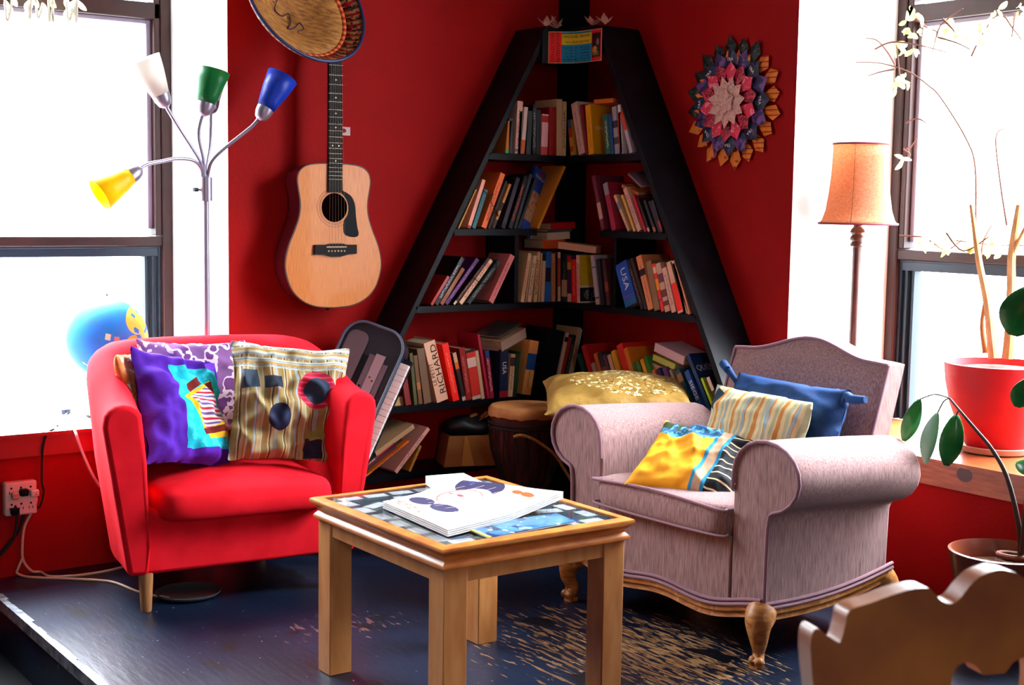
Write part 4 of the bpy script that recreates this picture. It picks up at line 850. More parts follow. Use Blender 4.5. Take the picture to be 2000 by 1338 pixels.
# spiral road atlas turned to show its cover
at = thing('spiral_atlas', 'spiral bound road atlas with map cover leaning on second shelf books', 'atlas', (-.392, -.175, 1.1195), (0, .42, .35))
b = B(); box(b, 0, .095, 0, .012, 0, .268); mk('cover', b, mat('atlas cover', '1c3c90', .45, .35, layers=[(('band', 'z', .05, .175), 'a88460'), (('and', ('band', 'z', .05, .175), ('noise', 55, .56)), 'a04038'), (('and', ('rect', .05, .235, .032, .006, 0, 'xz'), ('noise', 150, .5)), 'c8d0e0'), (('ell', .06, .253, .014, .010, 'xz'), '8a2040'), (('band', 'x', .088, .2), 'b8a4b4')]), at, smooth=False)
b = B()
for k in range(24): 
    z = .012 + k * .0105; tube(b, [(0.004 + .007 * cos(a), .006 + .010 * sin(a), z) for a in [2 * pi * q / 10 for q in range(10)]], .0013, 5, closed=True)
mk('spiral_wire', b, mat('black wire', '30303a', .3, .5, .6), at)
# thin black cord hanging over the leaning books
b = B(); tube(b, crv([(-.575, -.20, 1.262), (-.556, -.205, 1.245), (-.535, -.206, 1.250), (-.545, -.207, 1.215), (-.520, -.207, 1.19), (-.512, -.206, 1.165), (-.53, -.206, 1.19), (-.545, -.206, 1.16), (-.540, -.206, 1.121)], 6), .0016, 6)
tag(mk('elastic_cord', b, BLK), 'thin black cord looped over the orange and salmon books', 'cord')
b = B(); tube(b, crv([(-.515, -.202, 1.03), (-.515, -.206, .99), (-.525, -.207, .95), (-.555, -.207, .918), (-.60, -.207, .925), (-.635, -.206, .955)], 6), .0016, 6)
tag(mk('elastic_cord', b, BLK), 'thin black cord hanging across the pink paperback', 'cord')
# sign on the fascia
sg = thing('sign', 'bilingual book exchange sign on top of the black bookcase', 'sign')
A_, M2, Z_ = V((-.297, -.2135)), V((-.222, -.283)), V((-.2135, -.430))
def sgp(t):
    c_ = [A_, A_.lerp(M2, .5) + V((-.004, -.004)), M2, M2.lerp(Z_, .5) + V((-.004, -.002)), Z_]
    return c_
pc = crv([(p.x, p.y, 0) for p in (A_, V((-.258, -.243)), M2, V((-.214, -.355)), Z_)], 10)
L_ = [0.]
for p, q in zip(pc, pc[1:]): L_.append(L_[-1] + (q - p).length)
def at_s(s):
    s *= L_[-1]
    for i in range(len(pc) - 1):
        if L_[i + 1] >= s - 1e-9:
            f = (s - L_[i]) / max(1e-9, L_[i + 1] - L_[i]); return pc[i].lerp(pc[i + 1], f)
    return pc[-1]
ZT, ZB = 1.862, 1.744
def panel(name, s0, s1, z0, z1, m, off, parent=sg, n=12):
    b = B()
    def f(u, v):
        s = s0 + (s1 - s0) * u; p = at_s(s); q = at_s(min(1, s + .01)) - at_s(max(0, s - .01)); nn = V((q.y, -q.x, 0)).normalized()
        zz = (z0 + (z1 - z0) * v)
        return V((p.x, p.y, ZB + (ZT - ZB) * zz)) + nn * off
    grid(b, n, 2, f); return mk(name, b, m, parent, smooth=True, solid=.0006)
cols_ = {k: mat('sign ' + k, v, .6, .2) for k, v in dict(red='e01c20', teal='12789c', yellow='cdb41c', cream='d0a878', dark='140c10').items()}
panel('card', 0, 1, 0, 1, cols_['cream'], 0)
panel('red_band', .012, .20, .02, .98, cols_['red'], .0009); panel('red_band', .765, .988, .02, .98, cols_['red'], .0009)
panel('teal_field', .20, .765, .02, .98, cols_['teal'], .0009); panel('yellow_field', .20, .765, .58, .92, cols_['yellow'], .0018)
panel('dark_picture', .785, .975, .13, .88, mat('dark picture print', '160c10', .6, layers=[(('and', ('ell', -.392, 1.782, .017, .018, 'yz'), ('noise', 60, .42)), 'b8782a'), (('ell', -.408, 1.815, .008, .012, 'yz'), '8a6468'), (('and', ('ell', -.40, 1.768, .02, .01, 'yz'), ('noise', 80, .5)), '3a5a3a')]), .0018)
def on_sign(txt, s, z, size, m, rot=0, sx=1, n='lettering'):
    o = lettering(txt, size, m, sg, Matrix.Identity(4), sx=sx, ext=.0001, name=n)
    R_ = Matrix.Rotation(rot, 4, 'Z')
    for v in o.data.vertices:       # wrap the letters round the bent card
        p = R_ @ v.co; t = min(1, max(0, s + p.x / L_[-1])); c_ = at_s(t); q = (at_s(min(1, t + .03)) - at_s(max(0, t - .03))).normalized()
        v.co = c_ + V((0, 0, ZB + (ZT - ZB) * z + p.y)) + V((q.y, -q.x, 0)) * (.0026 + p.z)
dk = mat('dark brown sign ink', '3a1408', .7)
on_sign('COLLECTION', .068, .5, .0185, dk, pi / 2); on_sign('ALTERNATIVE', .150, .5, .0185, dk, pi / 2)
on_sign('PREND UN LIVRE,', .345, .83, .0122, dk, sx=.62); on_sign('LAISSE UN LIVRE', .615, .83, .0122, dk, sx=.62)
on_sign('TAKE A BOOK,', .36, .66, .0128, dk, sx=.66); on_sign('LEAVE A BOOK!', .60, .66, .0128, dk, sx=.66)
tl = mat('dark teal ink lines', '0c4c6c', .7)
for k in range(5):
    for s0, s1 in ((.235, .45), (.52, .74)): panel('text_line', s0, s1 - .02 * (k % 2), .50 - k * .09 - .03, .50 - k * .09, mat('small blue print', '12789c', .6, layers=[(('noise', 260, .5, (1, 1, .5)), '0a3a5c')]), .0018, n=6)
# paper flowers on top
PF = mat('pinkish folded paper', 'd8a890', .8, .1, col2='c08070', ns=40, trl=.2)
for (x, y, lab, sd) in ((-.288, -.185, 'pointed paper flower at the guitar end of the bookcase top', 1), (-.235, -.18, 'small paper flower beside the guitar end paper flower', 2),
                        (-.18, -.335, 'drooping paper flower beside the sign picture', 3), (-.175, -.40, 'open paper flower at the rosette end of the bookcase top', 4)):
    r_ = random.Random(sd); o = thing('paper_flower', lab, 'paper flower', (x, y, 1.8802), (0, 0, sd), 'folded paper flowers')
    for k in range(4):
        a = k * pi / 2 + r_.uniform(-.3, .3); l = r_.uniform(.040, .058); up = r_.uniform(.5, 1.25)
        d = V((cos(a) * cos(up), sin(a) * cos(up), sin(up))); s = V((-sin(a), cos(a), 0)) * .014; nn = d.cross(s).normalized() * .004
        b = B(); vs = [b.verts.new(p) for p in (V((0, 0, .001)), d * l * .5 + s, d * l, d * l * .5 - s, d * l * .45 + nn)]
        for q in ((0, 1, 4), (1, 2, 4), (2, 3, 4), (3, 0, 4)): b.faces.new([vs[i] for i in q])
        mk('petal', b, PF, o, smooth=False, solid=.0008)
# ---------------------------------------------------------------- guitar
SPR = mat('amber spruce top', 'c8782c', .32, .35, col2='b4641c', ns=30, nst=(14, .6, 1), coat=.15)
MAH = mat('dark red gloss mahogany', '3c0a10', .2, .5, coat=.6)
EBO = mat('dark rosewood', '120b0a', .6, .15)
IVO = mat('ivory binding', 'e0c8a0', .4)
STL = mat('steel wire', '8a7c68', .4, .4, .7)
gt = thing('acoustic_guitar', 'acoustic guitar with black pickguard hanging on the red wall', 'guitar', (-1.155, -.122, .838), (pi / 2, 0, radians(-.2)))
half = [(0, 0), (.07, .006), (.125, .028), (.165, .068), (.186, .125), (.188, .17), (.175, .222), (.152, .275), (.135, .325), (.132, .37), (.139, .415), (.143, .446), (.136, .474), (.112, .494), (.07, .503), (0, .505)]
hc = crv([(x, y, 0) for x, y in half], 4)
outl = [(p.x, p.y) for p in hc] + [(-p.x, p.y) for p in hc[1:-1]][::-1]
HC = (0, .352); HR = .051
b = B(); rim = [b.verts.new((x, y, 0)) for x, y in outl]; hole = [b.verts.new((HC[0] + HR * cos(a), HC[1] + HR * sin(a), 0)) for a in [2 * pi * k / 32 for k in range(32)]]
es = [b.edges.new((q[i], q[(i + 1) % len(q)])) for q in (rim, hole) for i in range(len(q))]
bmesh.ops.triangle_fill(b, edges=es, use_beauty=True)
for f in list(b.faces):
    c = f.calc_center_median()
    if (c.x - HC[0]) ** 2 + (c.y - HC[1]) ** 2 < (HR * .97) ** 2: b.faces.remove(f)
mk('soundboard', b, SPR, gt, smooth=False, solid=.003)
b = B(); loft(b, [[(x, y, -.0025) for x, y in outl], [(x * .99, y, -.050) for x, y in outl], [(x * .97, .006 + y * .98, -.098) for x, y in outl]], False, True); mk('back_and_sides', b, MAH, gt, sharp=50)
b = B(); tube(b, [(x, y, 0) for x, y in outl], .0028, 6, closed=True); mk('binding', b, mat('dark binding', '3a2418', .4), gt)
b = B()
for r in (.056, .060, .068): tube(b, [(HC[0] + r * cos(a), HC[1] + r * sin(a), .0008) for a in [2 * pi * k / 48 for k in range(48)]], .0012, 5, closed=True)
mk('soundhole_ring', b, mat('rosette inlay', '6a3a1a', .4), gt)
pg = [(.012, .416), (.040, .408), (.066, .392), (.080, .365), (.084, .33), (.090, .285), (.096, .262), (.088, .250), (.062, .250), (.042, .258), (.036, .275), (.038, .305), (.052, .325), (.056, .352), (.048, .38), (.03, .402)]
b = B(); q = crv([(x, y, 0) for x, y in pg], 3, True); prism(b, [(p.x, p.y) for p in q], .0018, .0036); mk('pickguard', b, mat('black pickguard', '08090e', .6, .12), gt, smooth=False)
b = B(); prism(b, [(-.082, .188), (-.080, .222), (-.035, .222), (-.02, .226), (.03, .226), (.045, .222), (.085, .222), (.085, .190), (.05, .188), (.02, .180), (-.015, .180), (-.045, .188)], .001, .011); br = mk('bridge', b, EBO, gt, smooth=False)
b = B(); box(b, -.036, .042, .213, .216, .011, .014)
for k in range(6): ball(b, (-.028 + .0125 * k, .200, .012), .0032, 8, 6)
mk('bridge_pins', b, IVO, br)
b = B(); prism(b, [(-.028, .405), (.028, .405), (.0235, .88), (-.0235, .88)], .0015, .009); fb = mk('fingerboard', b, EBO, gt, smooth=False)
b = B(); fy = [.880 - .645 * (1 - 2 ** (-k / 12)) * 1.0 for k in range(1, 20)]
for y in fy:
    if y > .41: box(b, -.027, .027, y - .0006, y + .0006, .009, .0100)
mk('frets', b, STL, fb, smooth=False)
b = B()
for k in (3, 5, 7, 9, 12, 15):
    y = (fy[k - 1] + fy[k - 2]) / 2
    for x in ((0,) if k != 12 else (-.012, .012)): lathe(b, [(.003, .0088), (.003, .0096)], 10, Matrix.Translation((x, y, 0)))
mk('fret_dots', b, IVO, fb)
b = B(); loft(b, [[(.026 * cos(a), y, -.002 - d * sin(a)) for a in [pi * k / 10 for k in range(11)]] for y, d in ((.49, .03), (.56, .022), (.88, .018))]); mk('neck', b, MAH, gt)
b = B(); prism(b, [(-.024, .88), (.024, .88), (.038, .92), (.034, 1.06), (.0, 1.07), (-.034, 1.06), (-.038, .92)], -.016, .0); mk('headstock', b, MAH, gt, smooth=False)
b = B()
for k in range(6): tube(b, [(-.027 + .0125 * k, .213, .0145), (-.018 + .0078 * k, .88, .011)], .00042, 5)
mk('strings', b, STL, gt)
b = B(); tube(b, [(0, -.012, -.05), (0, .004, -.05)], .007, 10); mk('strap_pin', b, EBO, gt)
# ---------------------------------------------------------------- straw hat
n_ = V((.16, -.885, .437)).normalized(); hr = V((.81, -.58, 0)); 
STW = mat('woven straw', 'b0783a', .75, .2, col2='7c4f26', ns=55, nst=(.5, 2.2, 1), bump=.5, bs=150)
BND = mat('red green woven band', 'b08a50', .7, .2, layers=[(('radial', 'xy', 60, .45), '98181c'), (('and', ('radial', 'xy', 30, .4), ('noise', 60, .47)), '142a1c'), (('and', ('radial', 'xy', 90, .5), ('noise', 70, .52)), 'a8141c'), (('noise', 90, .60), '1a1a2c')])
BN2 = mat('orange red edging', 'd07830', .7, layers=[(('radial', 'xy', 48, .5), 'b01c18')])
HM = Matrix.Translation(V((-1.327, -.240, 1.877)) - n_ * .044) @ frame((0, 0, 0), hr - n_ * hr.dot(n_), n_.cross(hr)) @ Matrix.Scale(1.04, 4)
if (HM.to_3x3() @ V((0, 0, 1))).dot(n_) < 0: HM = HM @ Matrix.Rotation(pi, 4, 'X')
hat = thing('straw_hat', 'wide straw sombrero with red and green band above the guitar', 'hat', M=HM)
b = B(); lathe(b, [(.0, -.070), (.05, -.066), (.085, -.050), (.11, -.030), (.14, -.016), (.172, -.004)], 64, cap0=False, cap1=False); mk('straw_body', b, STW, hat, solid=.004)
b = B(); lathe(b, [(.172, -.004), (.184, .002)], 64, cap0=False, cap1=False); mk('edging', b, BN2, hat, solid=.004)
b = B(); lathe(b, [(.184, .002), (.205, .018), (.222, .042)], 64, cap0=False, cap1=False); mk('woven_band', b, BND, hat, solid=.004)
b = B(); tube(b, [(.2235 * cos(a), .2235 * sin(a), .044) for a in [2 * pi * k / 64 for k in range(64)]], .0055, 8, closed=True); mk('blue_trim', b, mat('navy trim', '182046', .5), hat)
b = B()
sig = [(-.08, .05), (-.06, .02), (-.045, .05), (-.05, .0), (-.02, -.012), (.0, .012), (.012, -.02), (.005, -.05), (.03, -.03), (.045, .0), (.06, -.02), (.04, -.045), (.07, -.05), (.09, -.02), (.105, .01)]
def hz(r): return -.070 + (.066 * min(1, r / .172)) ** 1
tube(b, [p + V((0, 0, .004 + max(-.066, -.0695 + .40 * max(0, (p.x ** 2 + p.y ** 2) ** .5 - .045)) )) for p in crv([(x, y, 0) for x, y in sig], 6)], .0016, 6); mk('yarn_scroll', b, mat('purple yarn', '2c1838', .9), hat)
# ---------------------------------------------------------------- folded paper rosette
ro = thing('paper_rosette', 'round rosette of folded colourful paper wrappers on the red wall', 'wall decoration', M=frame((-.004, -.912, 1.577), (0, -1, 0), (0, 0, 1)))
def rm(n, c, c2, ns=60, thr=.55): return mat('wrapper ' + n, c, .5, .3, layers=[(('noise', ns, thr), c2)])
rDK = rm('dark', '10151a', '3a4a2c', 70, .58); rOR = rm('orange', 'd8741c', '8a2018', 45, .60); rO2 = mat('wrapper orange striped', 'd8761c', .5, .3, layers=[(('stripe', 'y', 55, .25), '9c2018')])
rNV = rm('navy', '241f4a', '6a3a80', 40, .52); rN2 = rm('navy dark', '161c36', '3a2c58', 40, .58); rPK = rm('pink', 'd8284c', 'f08090', 55, .58); rP2 = rm('pink print', 'c02440', '6a1020', 120, .52); rWH = rm('white', 'dcb0a0', '9a7a80', 150, .60)
def petal(nm, a, r0, r1, w, z, m, ridge=.007, sh=.6, parent=ro):
    b = B(); d = V((cos(a), sin(a), 0)); s = V((-sin(a), cos(a), 0)); k = r0 + (r1 - r0) * sh
    vs = [b.verts.new(p) for p in (d * r0 + V((0, 0, z)), d * k + s * w + V((0, 0, z)), d * r1 + V((0, 0, z + ridge * .6)), d * k - s * w + V((0, 0, z)), d * k + V((0, 0, z + ridge)))]
    for q in ((0, 1, 4), (1, 2, 4), (2, 3, 4), (3, 0, 4)): b.faces.new([vs[i] for i in q])
    return mk(nm, b, m, parent, smooth=False, solid=.0008)
for k in range(20):
    a = 2 * pi * k / 20 + .1; dg = math.degrees(a) % 360
    m = rDK if 48 < dg < 195 else (rO2 if dg <= 48 or dg > 290 else rOR)
    petal('folded_petal', a, .12, .230 + (.006 if k % 2 else -.004), .027, .004, m, .010, .70)
    if 48 < dg < 195: petal('folded_petal', a + .02, .13, .182, .012, .0165, rOR, .003)
for k in range(16):
    a = 2 * pi * k / 16; m = rNV if k % 2 else rN2
    p = petal('folded_petal', a, .07, .190, .033, .017, m, .006, .68)
    if k % 2 == 0: lettering('TRA', .016, WHT_INK, ro, Matrix.Translation((.148 * cos(a), .148 * sin(a), .0262)) @ Matrix.Rotation(a - pi / 2, 4, 'Z'))
for k in range(14): petal('folded_petal', 2 * pi * k / 14 + .15, .05, .140, .027, .028, rPK if k % 2 else rP2, .006, .68)
for k in range(11): petal('folded_petal', 2 * pi * k / 11 + .1, .0, .092, .022, .037, rWH, .007, .62)
for k in range(6): petal('folded_petal', 2 * pi * k / 6 + .4, .0, .046, .017, .046, rWH, .005, .6)
# note on the wall
nt_ = thing('paper_note', 'small torn paper note stuck to the red wall beside the guitar', 'note', M=frame((-1.061, -.0015, 1.464), (1, 0, 0), (0, 0, 1)))
b = B(); box(b, -.034, .034, -.015, .015, 0, .0008); mk('paper', b, mat('note paper', 'cbb0b0', .8, layers=[(('ell', .008, .002, .010, .008), '8a2018'), (('and', ('rect', -.014, -.004, .012, .006), ('noise', 200, .5)), '3a2a30')]), nt_, smooth=False)
b = B(); prism(b, [(-.034, .015), (-.012, .012), (-.026, -.002)], .0008, .004); mk('curled_corner', b, mat('note paper back', 'e0d0d0', .8), nt_, smooth=False)
# ---------------------------------------------------------------- five-arm floor lamp
SIL = mat('silver lamp metal', '9a92a4', .35, .5, .7)
lp = thing('five_arm_floor_lamp', 'silver floor lamp with coloured cone shades behind the red tub chair', 'lamp', (-1.611, -.07, 0))
LO = V((-1.611, -.07, 0))
b = B(); lathe(b, [(.065, 0), (.066, .010), (.058, .018), (.018, .024), (.016, .03)], 32); mk('base', b, SIL, lp)
b = B(); tube(b, [(0, 0, .02), (0, 0, 1.22)], .0105, 16); mk('pole', b, SIL, lp)
b = B(); lathe(b, [(.014, 1.205), (.0215, 1.207), (.0215, 1.284), (.016, 1.288)], 24); co = mk('collar', b, SIL, lp)
b = B(); tube(b, [(-.02, -.004, 1.243), (-.028, -.005, 1.243), (-.030, -.005, 1.243), (-.045, -.008, 1.243)], [.003, .003, .007, .007], 10); mk('switch_knob', b, BLK, co)
def shade(arm, key, c, L, name):
    p0, p1 = V(K[key][0]) - LO, V(K[key][1]) - LO; d = (p1 - p0).normalized()
    q = d.to_track_quat('Z', 'Y').to_matrix().to_4x4(); M = Matrix.Translation(p0) @ q
    b = B(); lathe(b, [(.008, -.022), (.020, -.012), (.027, .006), (.029, .024)], 28, M); so = mk('socket_cup', b, SIL, arm)
    b = B(); lathe(b, [(.027, .022), (.034, .050), (.044, .095), (.052, L)], 36, M, cap0=False, cap1=False); mk('lamp_shade', b, mat(name + ' plastic shade', c, .4, .4, trl=.45), so, solid=.002)
    b = B(); ball(b, p0 + d * .055, .021, 12, 8); mk('light_bulb', b, mat('frosted bulb', 'e8e4dc', .3), so)
for key, shk, c, L, nm in (('arm_white', 'sh_white', 'f4eee8', .145, 'white'), ('arm_green', 'sh_green', '0c7a3c', .135, 'green'), ('arm_blue', 'sh_blue', '1440c0', .150, 'blue'), ('arm_yellow', 'sh_yellow', 'f6d808', .140, 'yellow'), ('arm_hidden', None, None, 0, None)):
    b = B(); pts = [V(p) - LO for p in K[key]]
    tube(b, crv([V((pts[0].x * .5, pts[0].y, 1.27))] + pts, 6), .0062, 10); am = mk('lamp_arm', b, SIL, lp)
    if shk: shade(am, shk, c, L, nm)
    else:
        e = pts[-1]; K['sh_hid'] = [tuple(e + LO + V((0, 0, .006))), tuple(e + LO + V((.015, .02, .12)))]; shade(am, 'sh_hid', 'f4eee8', .125, 'white')
# ---------------------------------------------------------------- wooden standard lamp
TWD = mat('turned dark wood', '5a2a1c', .35, .5, col2='3c1a14', ns=10, nst=(3, 3, 1), coat=.3)
SHD = mat('peach woven lampshade', 'd6a888', .85, .1, col2='c8926c', ns=160, trl=.62, bump=.2, bs=250, layers=[(('radial', 'xy', 6, .012), '7a4028')])
SHT = mat('maroon shade trim', '6a1428', .7)
sl = thing('standing_lamp', 'turned wood lamp with peach fabric shade on the window sill', 'lamp', (.17, -1.338, .463), (0, 0, .5))
b = B(); lathe(b, [(.075, 0), (.078, .012), (.066, .022), (.05, .028), (.03, .05), (.018, .07), (.0155, .10), (.0145, .60), (.0155, .622), (.024, .626), (.024, .634), (.019, .640), (.025, .647), (.025, .655), (.019, .663), (.026, .672), (.022, .682), (.015, .69), (.0145, .735), (.012, .76)], 24); mk('turned_stem', b, TWD, sl)
b = B(); pr = [(.128, .70), (.119, .712), (.108, .745), (.100, .80), (.094, .86), (.091, .92), (.090, .965)]
rings = []
for r, z in pr:
    rings.append([(r * cos(2 * pi * k / 48) * (1 + .010 * cos(6 * 2 * pi * k / 48)), r * sin(2 * pi * k / 48) * (1 + .010 * cos(6 * 2 * pi * k / 48)), z) for k in range(48)])
loft(b, rings, False, False); sh = mk('lamp_shade', b, SHD, sl, solid=.0015)
b = B(); tube(b, [(.1285 * cos(a) , .1285 * sin(a), .701) for a in [2 * pi * k / 48 for k in range(48)]], .0042, 6, closed=True); tube(b, [(.0905 * cos(a), .0905 * sin(a), .966) for a in [2 * pi * k / 48 for k in range(48)]], .0038, 6, closed=True); mk('shade_trim', b, SHT, sh)
# ---------------------------------------------------------------- globe
gl = thing('globe', 'blue terrestrial globe standing on the white sill behind the red chair', 'globe', (-1.858, .2, .463))
b = B(); lathe(b, [(.075, 0), (.078, .01), (.05, .022), (.014, .03), (.012, .10)], 28); mk('stand', b, BLK, gl)
b = B(); tube(b, [(.148 * cos(a) * .4, .148 * cos(a) * .9, .27 + .148 * sin(a)) for a in [radians(-90 + 9 * k) for k in range(21)]], .004, 8); mk('meridian_arm', b, mat('brass', 'a88a4a', .3, .5, .9), gl)
b = B(); ball(b, (0, 0, 0), .1365, 48, 28)
mk('globe_sphere', b, mat('printed globe map', '1878c4', .6, .15, col2='2c5cb8', ns=7, layers=[
    (('and', ('ell', .055, .085, .045, .042, 'xz'), ('noise', 22, .42)), 'c8a838'), (('and', ('ell', .060, .02, .040, .022, 'xz'), ('noise', 30, .5)), 'a88028'),
    (('and', ('ell', .07, -.025, .045, .05, 'xz'), ('noise', 15, .40)), 'c05a1c'), (('noise', 13, .64), 'b0a850'), (('rect', -.045, .02, .008, .010, 0, 'xz'), 'e0d0b0'), (('rect', -.015, .008, .008, .018, .1, 'xz'), 'c07058')]), gl, loc=(0, 0, .27), rot=(.1, .2, 0))
# ---------------------------------------------------------------- potted plant on the sill
RPOT = mat('red glazed pot', 'b80c18', .5, .25, col2='a00814', ns=6)
SOI = mat('dark potting soil', '2a1c16', .95, .1, col2='5a3a28', ns=60, bump=.8, bs=90)
BRK = mat('pale dry bark', 'b08050', .85, .1, col2='d8a878', ns=40, nst=(1, 1, .3))
pc_ = V((.25, -1.853, 0))
sa = B(); lathe(sa, [(.085, 0), (.108, .004), (.118, .022), (.114, .024), (.10, .010), (.0, .008)], 40); tag(mk('plant_saucer', sa, mat('terracotta saucer', 'b8806c', .6), loc=(.25, -1.853, .4632)), 'pale terracotta saucer under the big red flowerpot', 'saucer')
po = thing('potted_plant', 'bare stemmed plant in a big red pot on the window sill', 'potted plant', (.25, -1.853, .4725)); PO = V((.25, -1.853, .4725))
b = B(); lathe(b, [(.0, .0), (.083, 0), (.092, .01), (.115, .06), (.145, .14), (.160, .21), (.166, .268), (.160, .270), (.154, .245), (.0, .243)], 48); mk('pot', b, RPOT, po, sharp=50)
b = B(); lathe(b, [(.0, .262), (.06, .258), (.12, .252), (.152, .244)], 32, cap1=False); mk('soil', b, SOI, po)
for key, r in (('pot_stem1', [.016, .013, .010, .006]), ('pot_stem2', [.018, .014, .012, .008]), ('pot_stem3', [.009, .006, .004]), ('pot_stem4', [.009, .006, .004])):
    b = B(); tube(b, crv([V(p) - PO - V((0, .0, .0)) for p in K[key]], 5), r, 8); mk('woody_stem', b, BRK, po)
TWG = mat('brown twig', '6e4a40', .8, .1)
twn = B()
for i, t in enumerate(K['twigs']):
    tube(twn, crv([V(p) - PO + V((.05 * sin(i * 1.7 + k * .6), 0, 0)) for k, p in enumerate(t)], 5), [.0036, .0028, .0018], 6)
mk('twigs', twn, TWG, po)
b = B(); r_ = random.Random(5)
def leaf(bm, base, tip, w, up=V((0, 0, 1)), curl=.1, n=6, mi=0):
    base, tip = V(base), V(tip); d = tip - base; s = d.cross(up).normalized(); nn = s.cross(d).normalized(); L = d.length; pr = None
    for k in range(n + 1):
        t = k / n; ww = w * (sin(pi * min(1, t * .92 + .04)) ** .75); c = base + d * t + nn * curl * L * sin(pi * t)
        row = [bm.verts.new(c - s * ww + nn * ww * .25), bm.verts.new(c), bm.verts.new(c + s * ww + nn * ww * .25)]
        if pr:
            for j in (0, 1): bm.faces.new((pr[j], pr[j + 1], row[j + 1], row[j])).material_index = mi
        pr = row
for p in K['twigleaf']:
    for q in range(4):
        a = V(p) - PO + V((r_.uniform(-.03, .03), r_.uniform(-.02, .02), r_.uniform(-.012, .012))); d = V((r_.uniform(-1, 1) * .6, r_.uniform(-1, 1), r_.uniform(-1, .4))).normalized() * r_.uniform(.022, .04)
        leaf(b, a, a + d, r_.uniform(.006, .010), V((1, 0, .2)))
mk('foliage', b, mat('yellow green sparse leaf', 'c8c880', .7, col2='a8b060', ns=15, trl=.4), po)
# ---------------------------------------------------------------- rubber plant on the floor
fc = V((-.20, -2.205, 0)); fp = thing('rubber_plant', 'rubber plant with an arching bare stem in a terracotta pot', 'potted plant', fc)
b = B(); lathe(b, [(.0, 0), (.095, 0), (.105, .03), (.128, .20), (.143, .268), (.146, .282), (.138, .284), (.128, .262), (.122, .235), (.0, .23)], 48); mk('pot', b, mat('brown glazed terracotta', '5c2416', .4, .4, col2='7a3a1c', ns=9, coat=.2), fp, sharp=50)
b = B(); lathe(b, [(.0, .244), (.08, .240), (.124, .234)], 32, cap1=False); mk('soil', b, SOI, fp)
STM = mat('dark green brown stem', '3a2c24', .6, .3)
b = B(); tube(b, crv([V(p) - fc for p in K['fp_stem']], 6), [.0085, .0065, .005, .0028], 8); mk('stem', b, STM, fp)
b = B(); tube(b, crv([V(p) - fc for p in K['fp_stem2']], 6), [.007, .0055, .004], 8); mk('stem', b, STM, fp)
b = B(); tube(b, [(.03 + (.055 - .004 * k * .2) * cos(k * .45), -.02 + (.05) * sin(k * .45), .246 + .0012 * k) for k in range(26)], .0075, 8); mk('coiled_root', b, mat('brown coiled root', '6a4030', .7), fp)
LF = mat('glossy green leaf', '2a8038', .35, .4, col2='1c6430', ns=12, coat=.3, trl=.15); LFP = mat('pale leaf underside', '7c9a84', .45, .4, trl=.2)
wl = (.024, .024, .032, .055, .03, .02)
for i, (p0, p1) in enumerate(K['fp_leaf']):
    b = B(); leaf(b, V(p0) - fc, V(p1) - fc, wl[i], V((-.75, -.62, .2)) if i != 1 else V((-.9, -.25, .3)), .08, 10); lf = mk('leaf', b, LFP if i == 1 else LF, fp, solid=.0012, sharp=180)
    at_ = min(K['fp_stem'][3:] if i < 3 else K['fp_stem2'][1:], key=lambda s: (V(s) - V(p0)).length)
    b = B(); tube(b, crv([V(at_) - fc, (V(at_) + V(p0)) / 2 - fc + V((0, 0, .012)), V(p0) - fc], 5), .0022, 6); mk('leaf_stalk', b, STM, lf)
# hanging vine strands across the top rail of the other window
vn = thing('hanging_vine', 'pale vine tendrils hanging across the top rail of the globe window', 'plant', tuple(K['vinel'][0][0]))
VO = V(K['vinel'][0][0])
b = B()
for i, t in enumerate(K['vinel']): tube(b, crv([V(t[0]) - VO + V((0, 0, .9))] + [V(p) - VO for p in t], 5), .0042, 6)
mk('tendrils', b, mat('pale tendril', 'e8e8d8', .8), vn)
b = B()
for i, t in enumerate(K['vinel']):
    for p in t: 
        a = V(p) - VO; leaf(b, a, a + V((r_.uniform(-.03, .03), r_.uniform(-.02, .02), -.035)), .010, V((0, 1, 0)))
mk('foliage', b, mat('pale vine leaf', 'dce0b8', .7, trl=.4), vn)
# ---------------------------------------------------------------- electric piano leaning on the bookcase
Pk = V((-.965, -.325, .665)); Sx = V((.533, -.80, -.276)).normalized(); Ly = V((.46, 0, .888)).normalized()
kb = thing('digital_piano', 'dark digital piano standing on end against the bookcase', 'keyboard', M=frame(Pk, Sx, Ly))
PBK = mat('dark plum plastic', '130f18', .4, .35, col2='1a1520', ns=6); PRM = mat('blue grey rim', '4a5468', .35, .5)
def rrect(x0, x1, y0, y1, r, n=8, bot=.01):
    P = []
    for cx, cy, a0, rr in ((x1 - r, y1 - r, 0, r), (x0 + r, y1 - r, pi / 2, r), (x0 + bot, y0 + bot, pi, bot), (x1 - bot, y0 + bot, 3 * pi / 2, bot)):
        P += [(cx + rr * cos(a0 + pi / 2 * k / n), cy + rr * sin(a0 + pi / 2 * k / n)) for k in range(n + 1)]
    return P
KL = -.715
b = B(); prism(b, rrect(-.275, -.034, KL, .075, .075), -.07, -.006); mk('case', b, PBK, kb, bevel=.004, sharp=50)
b = B(); tube(b, [(x, y, -.004) for x, y in rrect(-.273, -.036, KL + .002, .073, .073)], .0055, 8, closed=True); mk('rim', b, PRM, kb)
PAN = mat('grey mauve panel', '5c4a52', .5, .3); PA2 = mat('pale mauve panel', '94787e', .5, .3)
b = B(); prism(b, rrect(-.255, -.175, KL + .02, .035, .03), -.006, -.002); mk('speaker_panel', b, PAN, kb, smooth=False)
b = B(); box(b, -.172, -.150, KL + .02, -.04, -.006, -.003); mk('dark_slot', b, BLK, kb, smooth=False)
b = B(); box(b, -.148, -.124, KL + .02, -.03, -.006, -.003); box(b, -.086, -.066, KL + .02, -.05, -.006, -.003); mk('control_strip', b, PAN, kb, smooth=False)
